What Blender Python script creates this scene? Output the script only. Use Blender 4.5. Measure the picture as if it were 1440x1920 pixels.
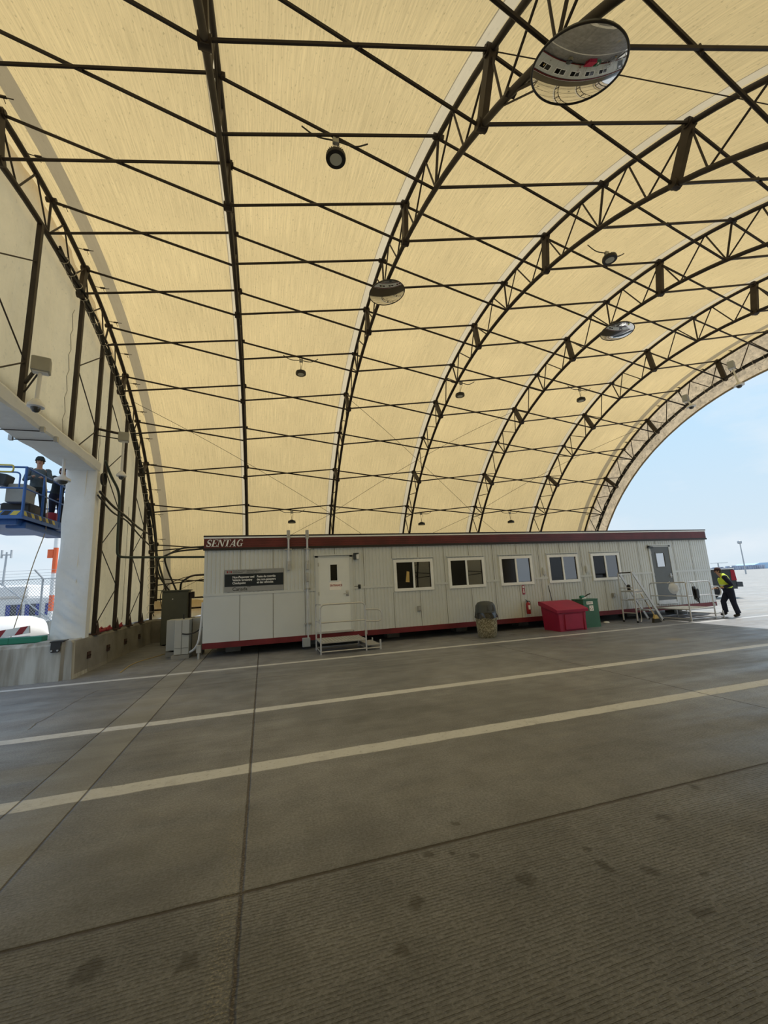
import bpy, math, random
from mathutils import Vector, Matrix
random.seed(7)
S = bpy.context.scene
for o in list(bpy.data.objects): bpy.data.objects.remove(o)
PI = math.pi
COL = S.collection

# ---------------------------------------------------------------- camera
cam_d = bpy.data.cameras.new('camera'); cam = bpy.data.objects.new('camera', cam_d); COL.objects.link(cam)
Mw = ((0.95913699, -0.27859523, -0.04940573), (0.00264983, 0.18345122, -0.98302524), (0.28292969, 0.94272496, 0.17669308))
rx, dn, fw = [Vector(r) for r in Mw]
cam.matrix_world = Matrix(((rx.x, -dn.x, -fw.x, 0), (rx.y, -dn.y, -fw.y, 0), (rx.z, -dn.z, -fw.z, 1.6), (0, 0, 0, 1)))
cam_d.sensor_fit = 'VERTICAL'; cam_d.sensor_height = 36.0; cam_d.lens = 36.0 * 766.66 / 1920
cam_d.clip_start = 0.05; cam_d.clip_end = 2000
S.camera = cam
# ---------------------------------------------------------------- world, sun, exposure
S.view_settings.view_transform = 'Standard'; S.view_settings.look = 'None'
S.view_settings.gamma = 1; S.view_settings.use_curve_mapping = False
S.view_settings.exposure = 0.0
W = bpy.data.worlds.new('sky'); S.world = W; W.use_nodes = True
nt = W.node_tree; nt.nodes.clear()
def N(t, kind, **kw):
    n = t.nodes.new(kind)
    for k, v in kw.items(): setattr(n, k, v)
    return n
def L(t, a, b): t.links.new(a, b)
wo = N(nt, 'ShaderNodeOutputWorld'); bg = N(nt, 'ShaderNodeBackground'); L(nt, bg.outputs[0], wo.inputs[0])
tc = N(nt, 'ShaderNodeTexCoord'); sp = N(nt, 'ShaderNodeSeparateXYZ'); L(nt, tc.outputs['Generated'], sp.inputs[0])
rp = N(nt, 'ShaderNodeValToRGB'); L(nt, sp.outputs[2], rp.inputs[0])
rp.color_ramp.elements[0].position = 0.0; rp.color_ramp.elements[0].color = (0.66, 0.76, 0.84, 1)
rp.color_ramp.elements[1].position = 0.75; rp.color_ramp.elements[1].color = (0.36, 0.58, 0.90, 1)
e = rp.color_ramp.elements.new(0.10); e.color = (0.61, 0.75, 0.86, 1)
e = rp.color_ramp.elements.new(0.30); e.color = (0.52, 0.74, 0.93, 1)
mp = N(nt, 'ShaderNodeMapping'); mp.inputs['Scale'].default_value = (1.6, 1.6, 4.2); mp.inputs['Location'].default_value = (0.35, 0.1, 0.62)
L(nt, tc.outputs['Generated'], mp.inputs[0])
cn = N(nt, 'ShaderNodeTexNoise'); cn.inputs['Scale'].default_value = 1.5; cn.inputs['Detail'].default_value = 7; cn.inputs['Roughness'].default_value = 0.52
L(nt, mp.outputs[0], cn.inputs['Vector'])
cr = N(nt, 'ShaderNodeValToRGB'); cr.color_ramp.elements[0].position = 0.44; cr.color_ramp.elements[0].color = (0, 0, 0, 1)
cr.color_ramp.elements[1].position = 0.62; cr.color_ramp.elements[1].color = (0.8, 0.8, 0.8, 1); L(nt, cn.outputs[0], cr.inputs[0])
mx = N(nt, 'ShaderNodeMix', data_type='RGBA'); L(nt, cr.outputs[0], mx.inputs[0]); L(nt, rp.outputs[0], mx.inputs[6])
mx.inputs[7].default_value = (0.80, 0.85, 0.90, 1); L(nt, mx.outputs[2], bg.inputs[0]); bg.inputs[1].default_value = 1.08
sun_d = bpy.data.lights.new('sun', 'SUN'); sun = bpy.data.objects.new('sun', sun_d); COL.objects.link(sun)
sun_d.energy = 4.6; sun_d.angle = 0.012; sun_d.color = (1.0, 0.95, 0.86)
sun.rotation_euler = Vector((0.435, 0.17, 1.0)).to_track_quat('Z', 'Y').to_euler()
sun.location = (20, 10, 40)

# ---------------------------------------------------------------- materials
def mat(name, col, rough=0.6, metal=0.0, spec=0.4, noise=0.0, nscale=6.0, bump=0.0, bscale=40.0, dark=None):
    m = bpy.data.materials.new(name); m.use_nodes = True; t = m.node_tree; b = t.nodes['Principled BSDF']
    b.inputs['Roughness'].default_value = rough; b.inputs['Metallic'].default_value = metal
    b.inputs['Specular IOR Level'].default_value = spec
    g = N(t, 'ShaderNodeNewGeometry')
    n = N(t, 'ShaderNodeTexNoise'); n.inputs['Scale'].default_value = nscale; n.inputs['Detail'].default_value = 5
    L(t, g.outputs['Position'], n.inputs['Vector'])
    r = N(t, 'ShaderNodeValToRGB'); r.color_ramp.elements[0].position = 0.3; r.color_ramp.elements[1].position = 0.7
    d = dark or [c * (1 - noise) for c in col]
    r.color_ramp.elements[0].color = (*d, 1); r.color_ramp.elements[1].color = (*[min(1, c * (1 + noise * 0.5)) for c in col], 1)
    L(t, n.outputs[0], r.inputs[0]); L(t, r.outputs[0], b.inputs['Base Color'])
    if bump:
        n2 = N(t, 'ShaderNodeTexNoise'); n2.inputs['Scale'].default_value = bscale; L(t, g.outputs['Position'], n2.inputs['Vector'])
        bp = N(t, 'ShaderNodeBump'); bp.inputs['Strength'].default_value = bump; bp.inputs['Distance'].default_value = 0.01
        L(t, n2.outputs[0], bp.inputs['Height']); L(t, bp.outputs[0], b.inputs['Normal'])
    return m
def fabric(name, trans, refl, streak=0.25, uv=True, spots=0.3, sx=9.0, sy=0.6):
    m = bpy.data.materials.new(name); m.use_nodes = True; t = m.node_tree; t.nodes.clear()
    o = N(t, 'ShaderNodeOutputMaterial'); ad = N(t, 'ShaderNodeAddShader'); L(t, ad.outputs[0], o.inputs[0])
    tr = N(t, 'ShaderNodeBsdfTranslucent'); df = N(t, 'ShaderNodeBsdfDiffuse'); L(t, tr.outputs[0], ad.inputs[0]); L(t, df.outputs[0], ad.inputs[1])
    if uv:
        c = N(t, 'ShaderNodeUVMap'); src = c.outputs[0]
    else:
        c = N(t, 'ShaderNodeNewGeometry'); src = c.outputs['Position']
    mp = N(t, 'ShaderNodeMapping'); mp.inputs['Scale'].default_value = (sx, sy, sy if not uv else 1); L(t, src, mp.inputs[0])
    n = N(t, 'ShaderNodeTexNoise'); n.inputs['Scale'].default_value = 2.2; n.inputs['Detail'].default_value = 6; n.inputs['Roughness'].default_value = 0.75
    L(t, mp.outputs[0], n.inputs['Vector'])
    big = N(t, 'ShaderNodeTexNoise'); big.inputs['Scale'].default_value = 0.55; big.inputs['Detail'].default_value = 4; L(t, src, big.inputs['Vector'])
    mp2 = N(t, 'ShaderNodeMapping'); mp2.inputs['Scale'].default_value = (1.0, 0.35, 0.35 if not uv else 1); L(t, src, mp2.inputs[0])
    sm = N(t, 'ShaderNodeTexNoise'); sm.inputs['Scale'].default_value = 34; sm.inputs['Detail'].default_value = 2.5; L(t, mp2.outputs[0], sm.inputs['Vector'])
    r1 = N(t, 'ShaderNodeMapRange'); r1.inputs[1].default_value = 0.25; r1.inputs[2].default_value = 0.75; r1.inputs[3].default_value = 1 - streak; r1.inputs[4].default_value = 1 + streak * 0.5
    L(t, n.outputs[0], r1.inputs[0])
    r2 = N(t, 'ShaderNodeMapRange'); r2.inputs[1].default_value = 0.3; r2.inputs[2].default_value = 0.7; r2.inputs[3].default_value = 0.93; r2.inputs[4].default_value = 1.05
    L(t, big.outputs[0], r2.inputs[0])
    # sparse mildew specks, gathered where the large noise is high
    r3 = N(t, 'ShaderNodeMapRange'); r3.inputs[1].default_value = 0.62; r3.inputs[2].default_value = 0.72; r3.inputs[3].default_value = 1.0; r3.inputs[4].default_value = 1 - spots
    L(t, sm.outputs[0], r3.inputs[0])
    m1 = N(t, 'ShaderNodeMath', operation='MULTIPLY'); L(t, r1.outputs[0], m1.inputs[0]); L(t, r2.outputs[0], m1.inputs[1])
    m2 = N(t, 'ShaderNodeMath', operation='MULTIPLY'); L(t, m1.outputs[0], m2.inputs[0]); L(t, r3.outputs[0], m2.inputs[1])
    for sh, colr in ((tr, trans), (df, refl)):
        vm = N(t, 'ShaderNodeVectorMath', operation='SCALE'); vm.inputs[0].default_value = colr; L(t, m2.outputs[0], vm.inputs['Scale']); L(t, vm.outputs[0], sh.inputs['Color'])
    return m
def glass(name, tint, gloss, rough=0.01, base=0.08):
    m = bpy.data.materials.new(name); m.use_nodes = True; t = m.node_tree; t.nodes.clear()
    o = N(t, 'ShaderNodeOutputMaterial'); mxx = N(t, 'ShaderNodeMixShader'); L(t, mxx.outputs[0], o.inputs[0])
    tr = N(t, 'ShaderNodeBsdfTransparent'); tr.inputs[0].default_value = (*tint, 1)
    gl = N(t, 'ShaderNodeBsdfGlossy'); gl.inputs['Roughness'].default_value = rough; gl.inputs[0].default_value = (gloss, gloss, gloss * 1.02, 1)
    fr = N(t, 'ShaderNodeFresnel'); fr.inputs[0].default_value = 1.55
    ma = N(t, 'ShaderNodeMath', operation='MULTIPLY_ADD'); ma.inputs[1].default_value = 1.5; ma.inputs[2].default_value = base; ma.use_clamp = True
    L(t, fr.outputs[0], ma.inputs[0]); L(t, ma.outputs[0], mxx.inputs[0]); L(t, tr.outputs[0], mxx.inputs[1]); L(t, gl.outputs[0], mxx.inputs[2])
    return m
M = {}
M['roof'] = fabric('roof_fabric', (0.355, 0.258, 0.118), (0.44, 0.385, 0.28), 0.30, True, 0.26, 20.0, 0.5)
M['gable'] = fabric('gable_fabric', (0.58, 0.445, 0.25), (0.38, 0.355, 0.29), 0.10, False, 0.12, 3.0, 1.0)
M['band'] = fabric('seam_fabric', (0.15, 0.116, 0.066), (0.29, 0.26, 0.21), 0.10, True, 0.1)
M['seam'] = fabric('rib_seam_fabric', (0.325, 0.262, 0.165), (0.46, 0.43, 0.36), 0.10, True, 0.1)
M['valance'] = fabric('valance_fabric', (0.42, 0.335, 0.23), (0.46, 0.42, 0.36), 0.55, False, 0.5, 2.0, 2.0)
M['white_fabric'] = fabric('white_fabric', (0.07, 0.07, 0.07), (0.74, 0.77, 0.79), 0.06, False, 0.06, 1.0, 1.0)
M['steel'] = mat('truss_steel', (0.032, 0.024, 0.021), 0.55, 0.0, 0.4, 0.35, 3.0)
M['plate'] = mat('plate_steel', (0.048, 0.037, 0.030), 0.6, 0.0, 0.35, 0.3, 5.0)
M['cable'] = mat('black_cable', (0.022, 0.022, 0.024), 0.5)
M['tie'] = mat('white_tie', (0.42, 0.40, 0.36), 0.5)
M['conduit'] = mat('green_conduit', (0.045, 0.065, 0.062), 0.45)
M['galv'] = mat('galvanised', (0.46, 0.47, 0.47), 0.42, 0.25, 0.5, 0.15, 8)
M['alu'] = mat('aluminium', (0.60, 0.61, 0.62), 0.38, 0.35, 0.5, 0.1, 8)
M['conc'] = mat('barrier_concrete', (0.44, 0.44, 0.42), 0.85, 0, 0.2, 0.22, 1.6, 0.4, 60)
M['conc_d'] = mat('old_barrier_concrete', (0.30, 0.29, 0.265), 0.85, 0, 0.2, 0.3, 1.6, 0.4, 60)
M['clad'] = mat('trailer_cladding', (0.64, 0.68, 0.695), 0.5, 0, 0.35, 0.07, 1.2)
M['clad_flat'] = mat('trailer_panel', (0.645, 0.69, 0.715), 0.5, 0, 0.35, 0.05, 1.0)
M['trimw'] = mat('white_trim', (0.90, 0.93, 0.94), 0.4, 0, 0.4, 0.06, 5)
M['doorw'] = mat('white_door', (0.79, 0.84, 0.86), 0.4, 0, 0.4, 0.05, 2)
M['doorg'] = mat('grey_door', (0.13, 0.145, 0.155), 0.45, 0, 0.4, 0.08, 2)
M['maroon'] = mat('maroon_fascia', (0.125, 0.020, 0.022), 0.42, 0, 0.45, 0.35, 2.2)
M['red_skirt'] = mat('red_skirt', (0.17, 0.020, 0.028), 0.45, 0, 0.4, 0.3, 2.0)
M['blackt'] = mat('dark_trim', (0.02, 0.018, 0.018), 0.5)
M['interior'] = mat('dark_interior', (0.10, 0.10, 0.095), 0.8)
M['pane'] = glass('window_glass', (0.42, 0.45, 0.45), 0.9, 0.01, 0.08)
M['screen'] = glass('screened_glass', (0.20, 0.21, 0.21), 0.45, 0.12, 0.0)
M['blue_pane'] = glass('door_glass', (0.30, 0.34, 0.38), 1.0, 0.02, 0.45)
M['sign_grey'] = mat('sign_grey', (0.33, 0.345, 0.36), 0.4, 0, 0.5, 0.04)
M['sign_dark'] = mat('sign_dark', (0.012, 0.020, 0.030), 0.35)
M['ink'] = mat('ink_dark', (0.03, 0.035, 0.035), 0.6)
M['seamink'] = mat('panel_seam_grey', (0.17, 0.17, 0.155), 0.7)  # grey of the joints between cladding panels
M['white_ink'] = mat('ink_white', (0.88, 0.90, 0.92), 0.6)
M['red_ink'] = mat('ink_red', (0.30, 0.03, 0.04), 0.6)
M['paper'] = mat('paper', (0.96, 0.94, 0.92), 0.8)
M['black'] = mat('black_plastic', (0.012, 0.012, 0.013), 0.4)
M['charcoal'] = mat('charcoal_plastic', (0.055, 0.066, 0.075), 0.5)
M['bag'] = mat('bin_liner', (0.015, 0.016, 0.017), 0.22, 0, 0.6)
M['redbin'] = mat('red_plastic', (0.36, 0.017, 0.062), 0.45, 0, 0.4, 0.15, 3)
M['greenbin'] = mat('green_plastic', (0.055, 0.17, 0.11), 0.45, 0, 0.4, 0.1, 3)
M['extred'] = mat('extinguisher_red', (0.33, 0.012, 0.018), 0.3, 0, 0.5)
M['ssred'] = mat('strap_red', (0.34, 0.03, 0.05), 0.6)
M['cabinet'] = mat('cabinet_green_grey', (0.115, 0.125, 0.11), 0.5, 0, 0.4, 0.1, 2)
M['hvac'] = mat('hvac_beige', (0.50, 0.51, 0.49), 0.5, 0, 0.4, 0.06, 2)
M['hvac_d'] = mat('hvac_warm_grey', (0.40, 0.39, 0.35), 0.5, 0, 0.4, 0.1, 2)  # darker grey piece of the unit, next to the trailer
M['rust'] = mat('rusty_steel', (0.07, 0.04, 0.035), 0.7, 0, 0.3, 0.3, 9)
M['lens'] = mat('lamp_lens', (0.50, 0.52, 0.47), 0.3)
M['boxgrey'] = mat('box_grey', (0.34, 0.345, 0.32), 0.5, 0, 0.4, 0.08, 6)
M['bagw'] = fabric('white_bag_film', (0.30, 0.31, 0.32), (0.62, 0.64, 0.66), 0.05, False, 0.05)
M['domew'] = mat('dome_white', (0.75, 0.77, 0.80), 0.35)
M['smoke'] = mat('dome_smoke', (0.05, 0.055, 0.06), 0.08, 0, 0.6)
M['blue'] = mat('lift_blue', (0.030, 0.125, 0.40), 0.4, 0, 0.5, 0.15, 4)
M['yellow'] = mat('yellow_paint', (0.60, 0.50, 0.10), 0.5)
M['navy'] = mat('navy_cloth', (0.018, 0.022, 0.040), 0.85, 0, 0.2, 0.2, 20, 0.3, 60)
M['darkcloth'] = mat('dark_work_cloth', (0.030, 0.040, 0.045), 0.85, 0, 0.2, 0.2, 20, 0.3, 60)
M['greycloth'] = mat('grey_jacket_cloth', (0.10, 0.13, 0.15), 0.85, 0, 0.2, 0.2, 14, 0.3, 60)
M['hivis'] = mat('hi_vis_yellow', (0.62, 0.80, 0.08), 0.7, 0, 0.2, 0.1, 12)
M['silver'] = mat('reflective_tape', (0.60, 0.62, 0.62), 0.35)
M['skin'] = mat('skin', (0.46, 0.27, 0.19), 0.55, 0, 0.4, 0.08, 20)
M['hair'] = mat('hair', (0.03, 0.022, 0.018), 0.7)
M['boot'] = mat('boot_black', (0.012, 0.012, 0.013), 0.5)
M['shoe'] = mat('shoe_sole', (0.30, 0.22, 0.16), 0.6)
M['capred'] = mat('cap_dark_red', (0.05, 0.022, 0.028), 0.8)
M['tape'] = mat('broom_yellow', (0.55, 0.40, 0.14), 0.7)
M['straw'] = mat('broom_bristle', (0.035, 0.033, 0.028), 0.9)
M['wood'] = mat('pale_wood', (0.52, 0.42, 0.26), 0.7, 0, 0.3, 0.2, 9)
M['orange'] = mat('orange_paint', (0.75, 0.14, 0.05), 0.6)
M['whitep'] = mat('white_paint', (0.78, 0.79, 0.80), 0.45, 0, 0.4, 0.04)
M['tankg'] = mat('tank_grey', (0.36, 0.40, 0.45), 0.5)
M['greenbox'] = mat('teal_green', (0.018, 0.19, 0.115), 0.5)
M['fence'] = mat('fence_wire', (0.40, 0.43, 0.46), 0.5, 0.3)
M['curtain'] = mat('blue_curtain', (0.06, 0.08, 0.33), 0.8, 0, 0.2, 0.4, 9)
M['glassd'] = mat('dark_glass', (0.05, 0.055, 0.065), 0.12)
M['truck'] = mat('truck_paint', (0.035, 0.045, 0.052), 0.25, 0, 0.6)
M['tail'] = mat('tail_light', (0.30, 0.02, 0.035), 0.25)
M['rubber'] = mat('rubber', (0.02, 0.02, 0.02), 0.8)
M['farA'] = mat('hazed_cargo', (0.40, 0.45, 0.56), 0.8, 0, 0.2, 0.4, 0.25)  # pale tone stands in for distance haze, put into the base colour
M['farB'] = mat('hazed_blue_roof', (0.42, 0.60, 0.80), 0.6, 0, 0.3, 0.06, 0.2)  # bluish hangar, paled in its own colour in place of distance haze
M['pole'] = mat('pole_grey', (0.40, 0.43, 0.46), 0.5)
mm = bpy.data.materials.new('mirror'); mm.use_nodes = True; b_ = mm.node_tree.nodes['Principled BSDF']
b_.inputs['Metallic'].default_value = 1; b_.inputs['Roughness'].default_value = 0.015; b_.inputs['Base Color'].default_value = (0.80, 0.80, 0.80, 1); M['mirror'] = mm
# exposed aggregate litter bin
def aggregate():
    m = mat('pebble_aggregate', (0.3, 0.3, 0.3), 0.9); t = m.node_tree; b = t.nodes['Principled BSDF']; g = N(t, 'ShaderNodeNewGeometry')
    v = N(t, 'ShaderNodeTexVoronoi'); v.inputs['Scale'].default_value = 55; L(t, g.outputs['Position'], v.inputs['Vector'])
    s = N(t, 'ShaderNodeSeparateColor'); L(t, v.outputs['Color'], s.inputs[0])
    r = N(t, 'ShaderNodeValToRGB'); L(t, s.outputs[0], r.inputs[0]); r.color_ramp.elements[0].color = (0.10, 0.085, 0.05, 1); r.color_ramp.elements[1].color = (0.52, 0.48, 0.36, 1)
    e = r.color_ramp.elements.new(0.5); e.color = (0.25, 0.23, 0.15, 1)
    L(t, r.outputs[0], b.inputs['Base Color'])
    bp = N(t, 'ShaderNodeBump'); bp.inputs['Strength'].default_value = 0.8; bp.inputs['Distance'].default_value = 0.01; bp.invert = True; L(t, v.outputs['Distance'], bp.inputs['Height']); L(t, bp.outputs[0], b.inputs['Normal'])
    return m
M['aggr'] = aggregate()
# stained concrete barrier: vertical drips
def barrier_mat():
    m = mat('stained_barrier', (0.4, 0.4, 0.4), 0.85); t = m.node_tree; b = t.nodes['Principled BSDF']; g = N(t, 'ShaderNodeNewGeometry')
    mp = N(t, 'ShaderNodeMapping'); mp.inputs['Scale'].default_value = (4.0, 4.0, 0.35); L(t, g.outputs['Position'], mp.inputs[0])
    n = N(t, 'ShaderNodeTexNoise'); n.inputs['Scale'].default_value = 1.5; n.inputs['Detail'].default_value = 6; L(t, mp.outputs[0], n.inputs['Vector'])
    r = N(t, 'ShaderNodeValToRGB'); L(t, n.outputs[0], r.inputs[0]); r.color_ramp.elements[0].position = 0.33; r.color_ramp.elements[0].color = (0.27, 0.25, 0.21, 1)
    r.color_ramp.elements[1].position = 0.6; r.color_ramp.elements[1].color = (0.50, 0.505, 0.48, 1); L(t, r.outputs[0], b.inputs['Base Color'])
    return m
M['conc'] = barrier_mat()

# concrete slab
def floor_mat():
    m = bpy.data.materials.new('concrete_slab'); m.use_nodes = True; t = m.node_tree; b = t.nodes['Principled BSDF']
    g = N(t, 'ShaderNodeNewGeometry'); P = g.outputs['Position']; s = N(t, 'ShaderNodeSeparateXYZ'); L(t, P, s.inputs[0]); X, Y = s.outputs[0], s.outputs[1]
    def mth(op, a, c=None, d=None, clamp=False):
        n = N(t, 'ShaderNodeMath', operation=op); n.use_clamp = clamp
        for i, q in enumerate((a, c, d)):
            if q is None: continue
            if isinstance(q, (int, float)): n.inputs[i].default_value = q
            else: L(t, q, n.inputs[i])
        return n.outputs[0]
    def noise(scale, detail=4, rough=0.55, sc=None):
        n = N(t, 'ShaderNodeTexNoise'); n.inputs['Scale'].default_value = scale; n.inputs['Detail'].default_value = detail; n.inputs['Roughness'].default_value = rough
        if sc:
            mp = N(t, 'ShaderNodeMapping'); mp.inputs['Scale'].default_value = sc; L(t, P, mp.inputs[0]); L(t, mp.outputs[0], n.inputs['Vector'])
        else: L(t, P, n.inputs['Vector'])
        return n.outputs[0]
    def sstep(v, a, c, lo=0.0, hi=1.0):
        r = N(t, 'ShaderNodeMapRange', interpolation_type='SMOOTHSTEP'); L(t, v, r.inputs[0])
        r.inputs[1].default_value = a; r.inputs[2].default_value = c; r.inputs[3].default_value = lo; r.inputs[4].default_value = hi
        return r.outputs[0]
    def band(v, c, hw, soft):   # 1 inside
        d = mth('ABSOLUTE', mth('SUBTRACT', v, c)); return sstep(d, hw - soft, hw + soft, 1.0, 0.0)
    def mixc(f, a, c):
        n = N(t, 'ShaderNodeMix', data_type='RGBA')
        for i, q in ((0, f), (6, a), (7, c)):
            if isinstance(q, tuple): n.inputs[i].default_value = (*q, 1)
            elif isinstance(q, float): n.inputs[i].default_value = q
            else: L(t, q, n.inputs[i])
        return n.outputs[2]
    wob = mth('MULTIPLY', mth('SUBTRACT', noise(3.0, 5), 0.5), 0.05)
    Yw = mth('ADD', Y, wob); Xw = mth('ADD', X, wob)
    big = noise(0.35, 4); mid = noise(2.5, 5, 0.6); fine = noise(60, 3, 0.7); streak = noise(1.0, 5, 0.6, (0.35, 2.6, 1))
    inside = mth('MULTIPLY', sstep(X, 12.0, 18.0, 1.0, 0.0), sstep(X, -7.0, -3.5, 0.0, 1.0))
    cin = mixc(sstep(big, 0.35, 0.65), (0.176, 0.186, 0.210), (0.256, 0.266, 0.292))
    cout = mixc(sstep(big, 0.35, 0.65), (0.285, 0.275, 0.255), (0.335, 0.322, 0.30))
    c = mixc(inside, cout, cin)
    # darker tyre-rubbed lanes between the painted lines
    lane = mth('MULTIPLY', mth('MULTIPLY', mth('ADD', band(Y, 8.6, 0.7, 0.5), band(Y, 5.3, 0.6, 0.4)), sstep(streak, 0.35, 0.65)), inside)
    c = mixc(mth('MULTIPLY', lane, 0.45), c, (0.130, 0.135, 0.145))
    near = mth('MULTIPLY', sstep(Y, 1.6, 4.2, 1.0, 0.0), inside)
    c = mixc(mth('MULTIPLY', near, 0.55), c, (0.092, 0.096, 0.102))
    v = mth('MULTIPLY', mth('ADD', sstep(mid, 0.3, 0.7, 0.82, 1.12), 0.0), sstep(fine, 0.3, 0.7, 0.72, 1.22))
    vm = N(t, 'ShaderNodeVectorMath', operation='SCALE'); L(t, c, vm.inputs[0]); L(t, v, vm.inputs['Scale']); c = vm.outputs[0]
    # replaced concrete strip
    c = mixc(mth('MULTIPLY', band(X, -1.67, 0.235, 0.01), 0.30), c, (0.36, 0.35, 0.30))
    pat = mth('MULTIPLY', band(Y, 5.08, 0.20, 0.02), mth('LESS_THAN', X, -1.9)); c = mixc(mth('MULTIPLY', pat, 0.22), c, (0.36, 0.35, 0.30))
    # painted lines, worn
    wear = noise(22, 5, 0.7); wear2 = noise(5, 4)
    ln = mth('ADD', mth('ADD', band(Yw, 9.86, 0.085, 0.012), band(Yw, 6.29, 0.095, 0.012)), band(Yw, 4.35, 0.105, 0.012))
    fade = mth('MULTIPLY', sstep(X, 8.0, 13.0, 1.0, 0.55), sstep(wear, 0.30, 0.46, 0.45, 1.0))
    ln = mth('MULTIPLY', mth('MULTIPLY', ln, fade), sstep(wear2, 0.25, 0.5, 0.75, 1.0))
    c = mixc(ln, c, (0.64, 0.66, 0.69))
    # joints
    wj = mth('MULTIPLY', mth('SUBTRACT', noise(9.0, 5), 0.5), 0.016); Xj = mth('ADD', X, wj); Yj = mth('ADD', Y, wj)
    jm = None
    for q in (band(Xj, -0.11, 0.010, 0.006), band(Xj, 5.54, 0.009, 0.006), band(Xj, 11.2, 0.010, 0.008), band(Yj, 2.68, 0.011, 0.006), band(X, -1.91, 0.008, 0.006), band(X, -1.43, 0.008, 0.006), band(Xw, 16.9, 0.014, 0.01), band(Xw, 22.5, 0.02, 0.01), band(Yw, 14.2, 0.02, 0.01), band(Yw, 19.9, 0.02, 0.01), band(Yw, -3.0, 0.02, 0.01)):
        jm = q if jm is None else mth('MAXIMUM', jm, q)
    ck = mth('MULTIPLY', band(mth('ADD', Yw, mth('MULTIPLY', mth('SUBTRACT', noise(0.8, 3), 0.5), 0.5)), 8.5, 0.008, 0.008), mth('LESS_THAN', X, 0.5))
    ck = mth('MAXIMUM', ck, mth('MULTIPLY', band(mth('ADD', Xw, mth('MULTIPLY', mth('SUBTRACT', noise(0.9, 3), 0.5), 0.3)), -2.88, 0.009, 0.008), band(Y, 7.85, 1.1, 0.05)))
    jm = mth('MAXIMUM', jm, mth('MULTIPLY', ck, 0.7))
    c = mixc(mth('MULTIPLY', jm, 0.85), c, (0.045, 0.032, 0.024))
    # sand and gravel lying along the main joint, pale edges
    gr = mth('MULTIPLY', band(Xw, -0.16, 0.06, 0.03), mth('MULTIPLY', sstep(Y, 2.9, 5.0, 1.0, 0.0), sstep(noise(90, 2), 0.5, 0.62)))
    c = mixc(mth('MULTIPLY', gr, 0.5), c, (0.33, 0.31, 0.26))
    # oil spots
    dn = N(t, 'ShaderNodeTexNoise'); dn.inputs['Scale'].default_value = 9; L(t, P, dn.inputs['Vector'])
    off = N(t, 'ShaderNodeVectorMath', operation='MULTIPLY_ADD'); L(t, dn.outputs['Color'], off.inputs[0]); off.inputs[1].default_value = (0.14, 0.14, 0); L(t, P, off.inputs[2])
    sp = None
    for x, y, r in ((-0.74, 2.43, .055), (-0.32, 2.32, .05), (1.25, 2.86, .03), (1.36, 2.24, .055), (0.75, 2.27, .05), (1.10, 2.57, .022), (1.2, 2.5, .035), (1.83, 2.17, .04), (2.03, 2.05, .04), (2.55, 2.40, .045), (1.84, 2.34, .03), (0.62, 2.05, .04), (2.25, 1.95, .03), (0.95, 2.62, .03), (3.1, 2.62, .05), (6.99, 10.9, .10), (-0.2, 1.8, .04), (2.0, 1.75, .04)):
        d = N(t, 'ShaderNodeVectorMath', operation='DISTANCE'); L(t, off.outputs[0], d.inputs[0]); d.inputs[1].default_value = (x + .07, y + .07, 0)
        q = sstep(d.outputs['Value'], r * 0.5, r * 1.3, 1.0, 0.0); sp = q if sp is None else mth('MAXIMUM', sp, q)
    c = mixc(mth('MULTIPLY', sp, 0.62), c, (0.035, 0.032, 0.028))
    d = N(t, 'ShaderNodeVectorMath', operation='DISTANCE'); L(t, off.outputs[0], d.inputs[0]); d.inputs[1].default_value = (9.45, 7.85, 0)
    c = mixc(mth('MULTIPLY', sstep(d.outputs['Value'], .05, .35, 1.0, 0.0), 0.35), c, (0.42, 0.33, 0.12))
    # tined grooves running along x, dirt lying in them
    gw = mth('ADD', mth('MULTIPLY', Y, 2 * PI / 0.020), mth('MULTIPLY', noise(7, 3), 2.6))
    saw = mth('SINE', gw); brk = sstep(noise(28, 3, 0.6, (0.6, 1.4, 1)), 0.38, 0.58)
    amt = mth('ADD', sstep(Y, 2.66, 2.72, 0.95, 0.32), 0.0); amt = mth('MULTIPLY', amt, sstep(Y, 3.2, 6.5, 1.0, 0.0))
    h = mth('MULTIPLY', mth('MULTIPLY', sstep(saw, -0.1, 0.8), brk), amt)
    c = mixc(mth('MULTIPLY', h, 0.42), c, (0.045, 0.044, 0.040))
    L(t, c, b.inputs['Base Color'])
    ro = mth('ADD', sstep(streak, 0.3, 0.7, 0.34, 0.62), mth('MULTIPLY', near, 0.15)); L(t, ro, b.inputs['Roughness']); b.inputs['Specular IOR Level'].default_value = 0.5
    # tined grooves running along x
    h2 = mth('SUBTRACT', mth('SUBTRACT', mth('MULTIPLY', noise(75, 4, 0.7), 0.5), mth('MULTIPLY', jm, 3.0)), h)
    bp = N(t, 'ShaderNodeBump'); bp.inputs['Strength'].default_value = 0.75; bp.inputs['Distance'].default_value = 0.006; L(t, h2, bp.inputs['Height']); L(t, bp.outputs[0], b.inputs['Normal'])
    return m
M['floor'] = floor_mat()

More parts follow.
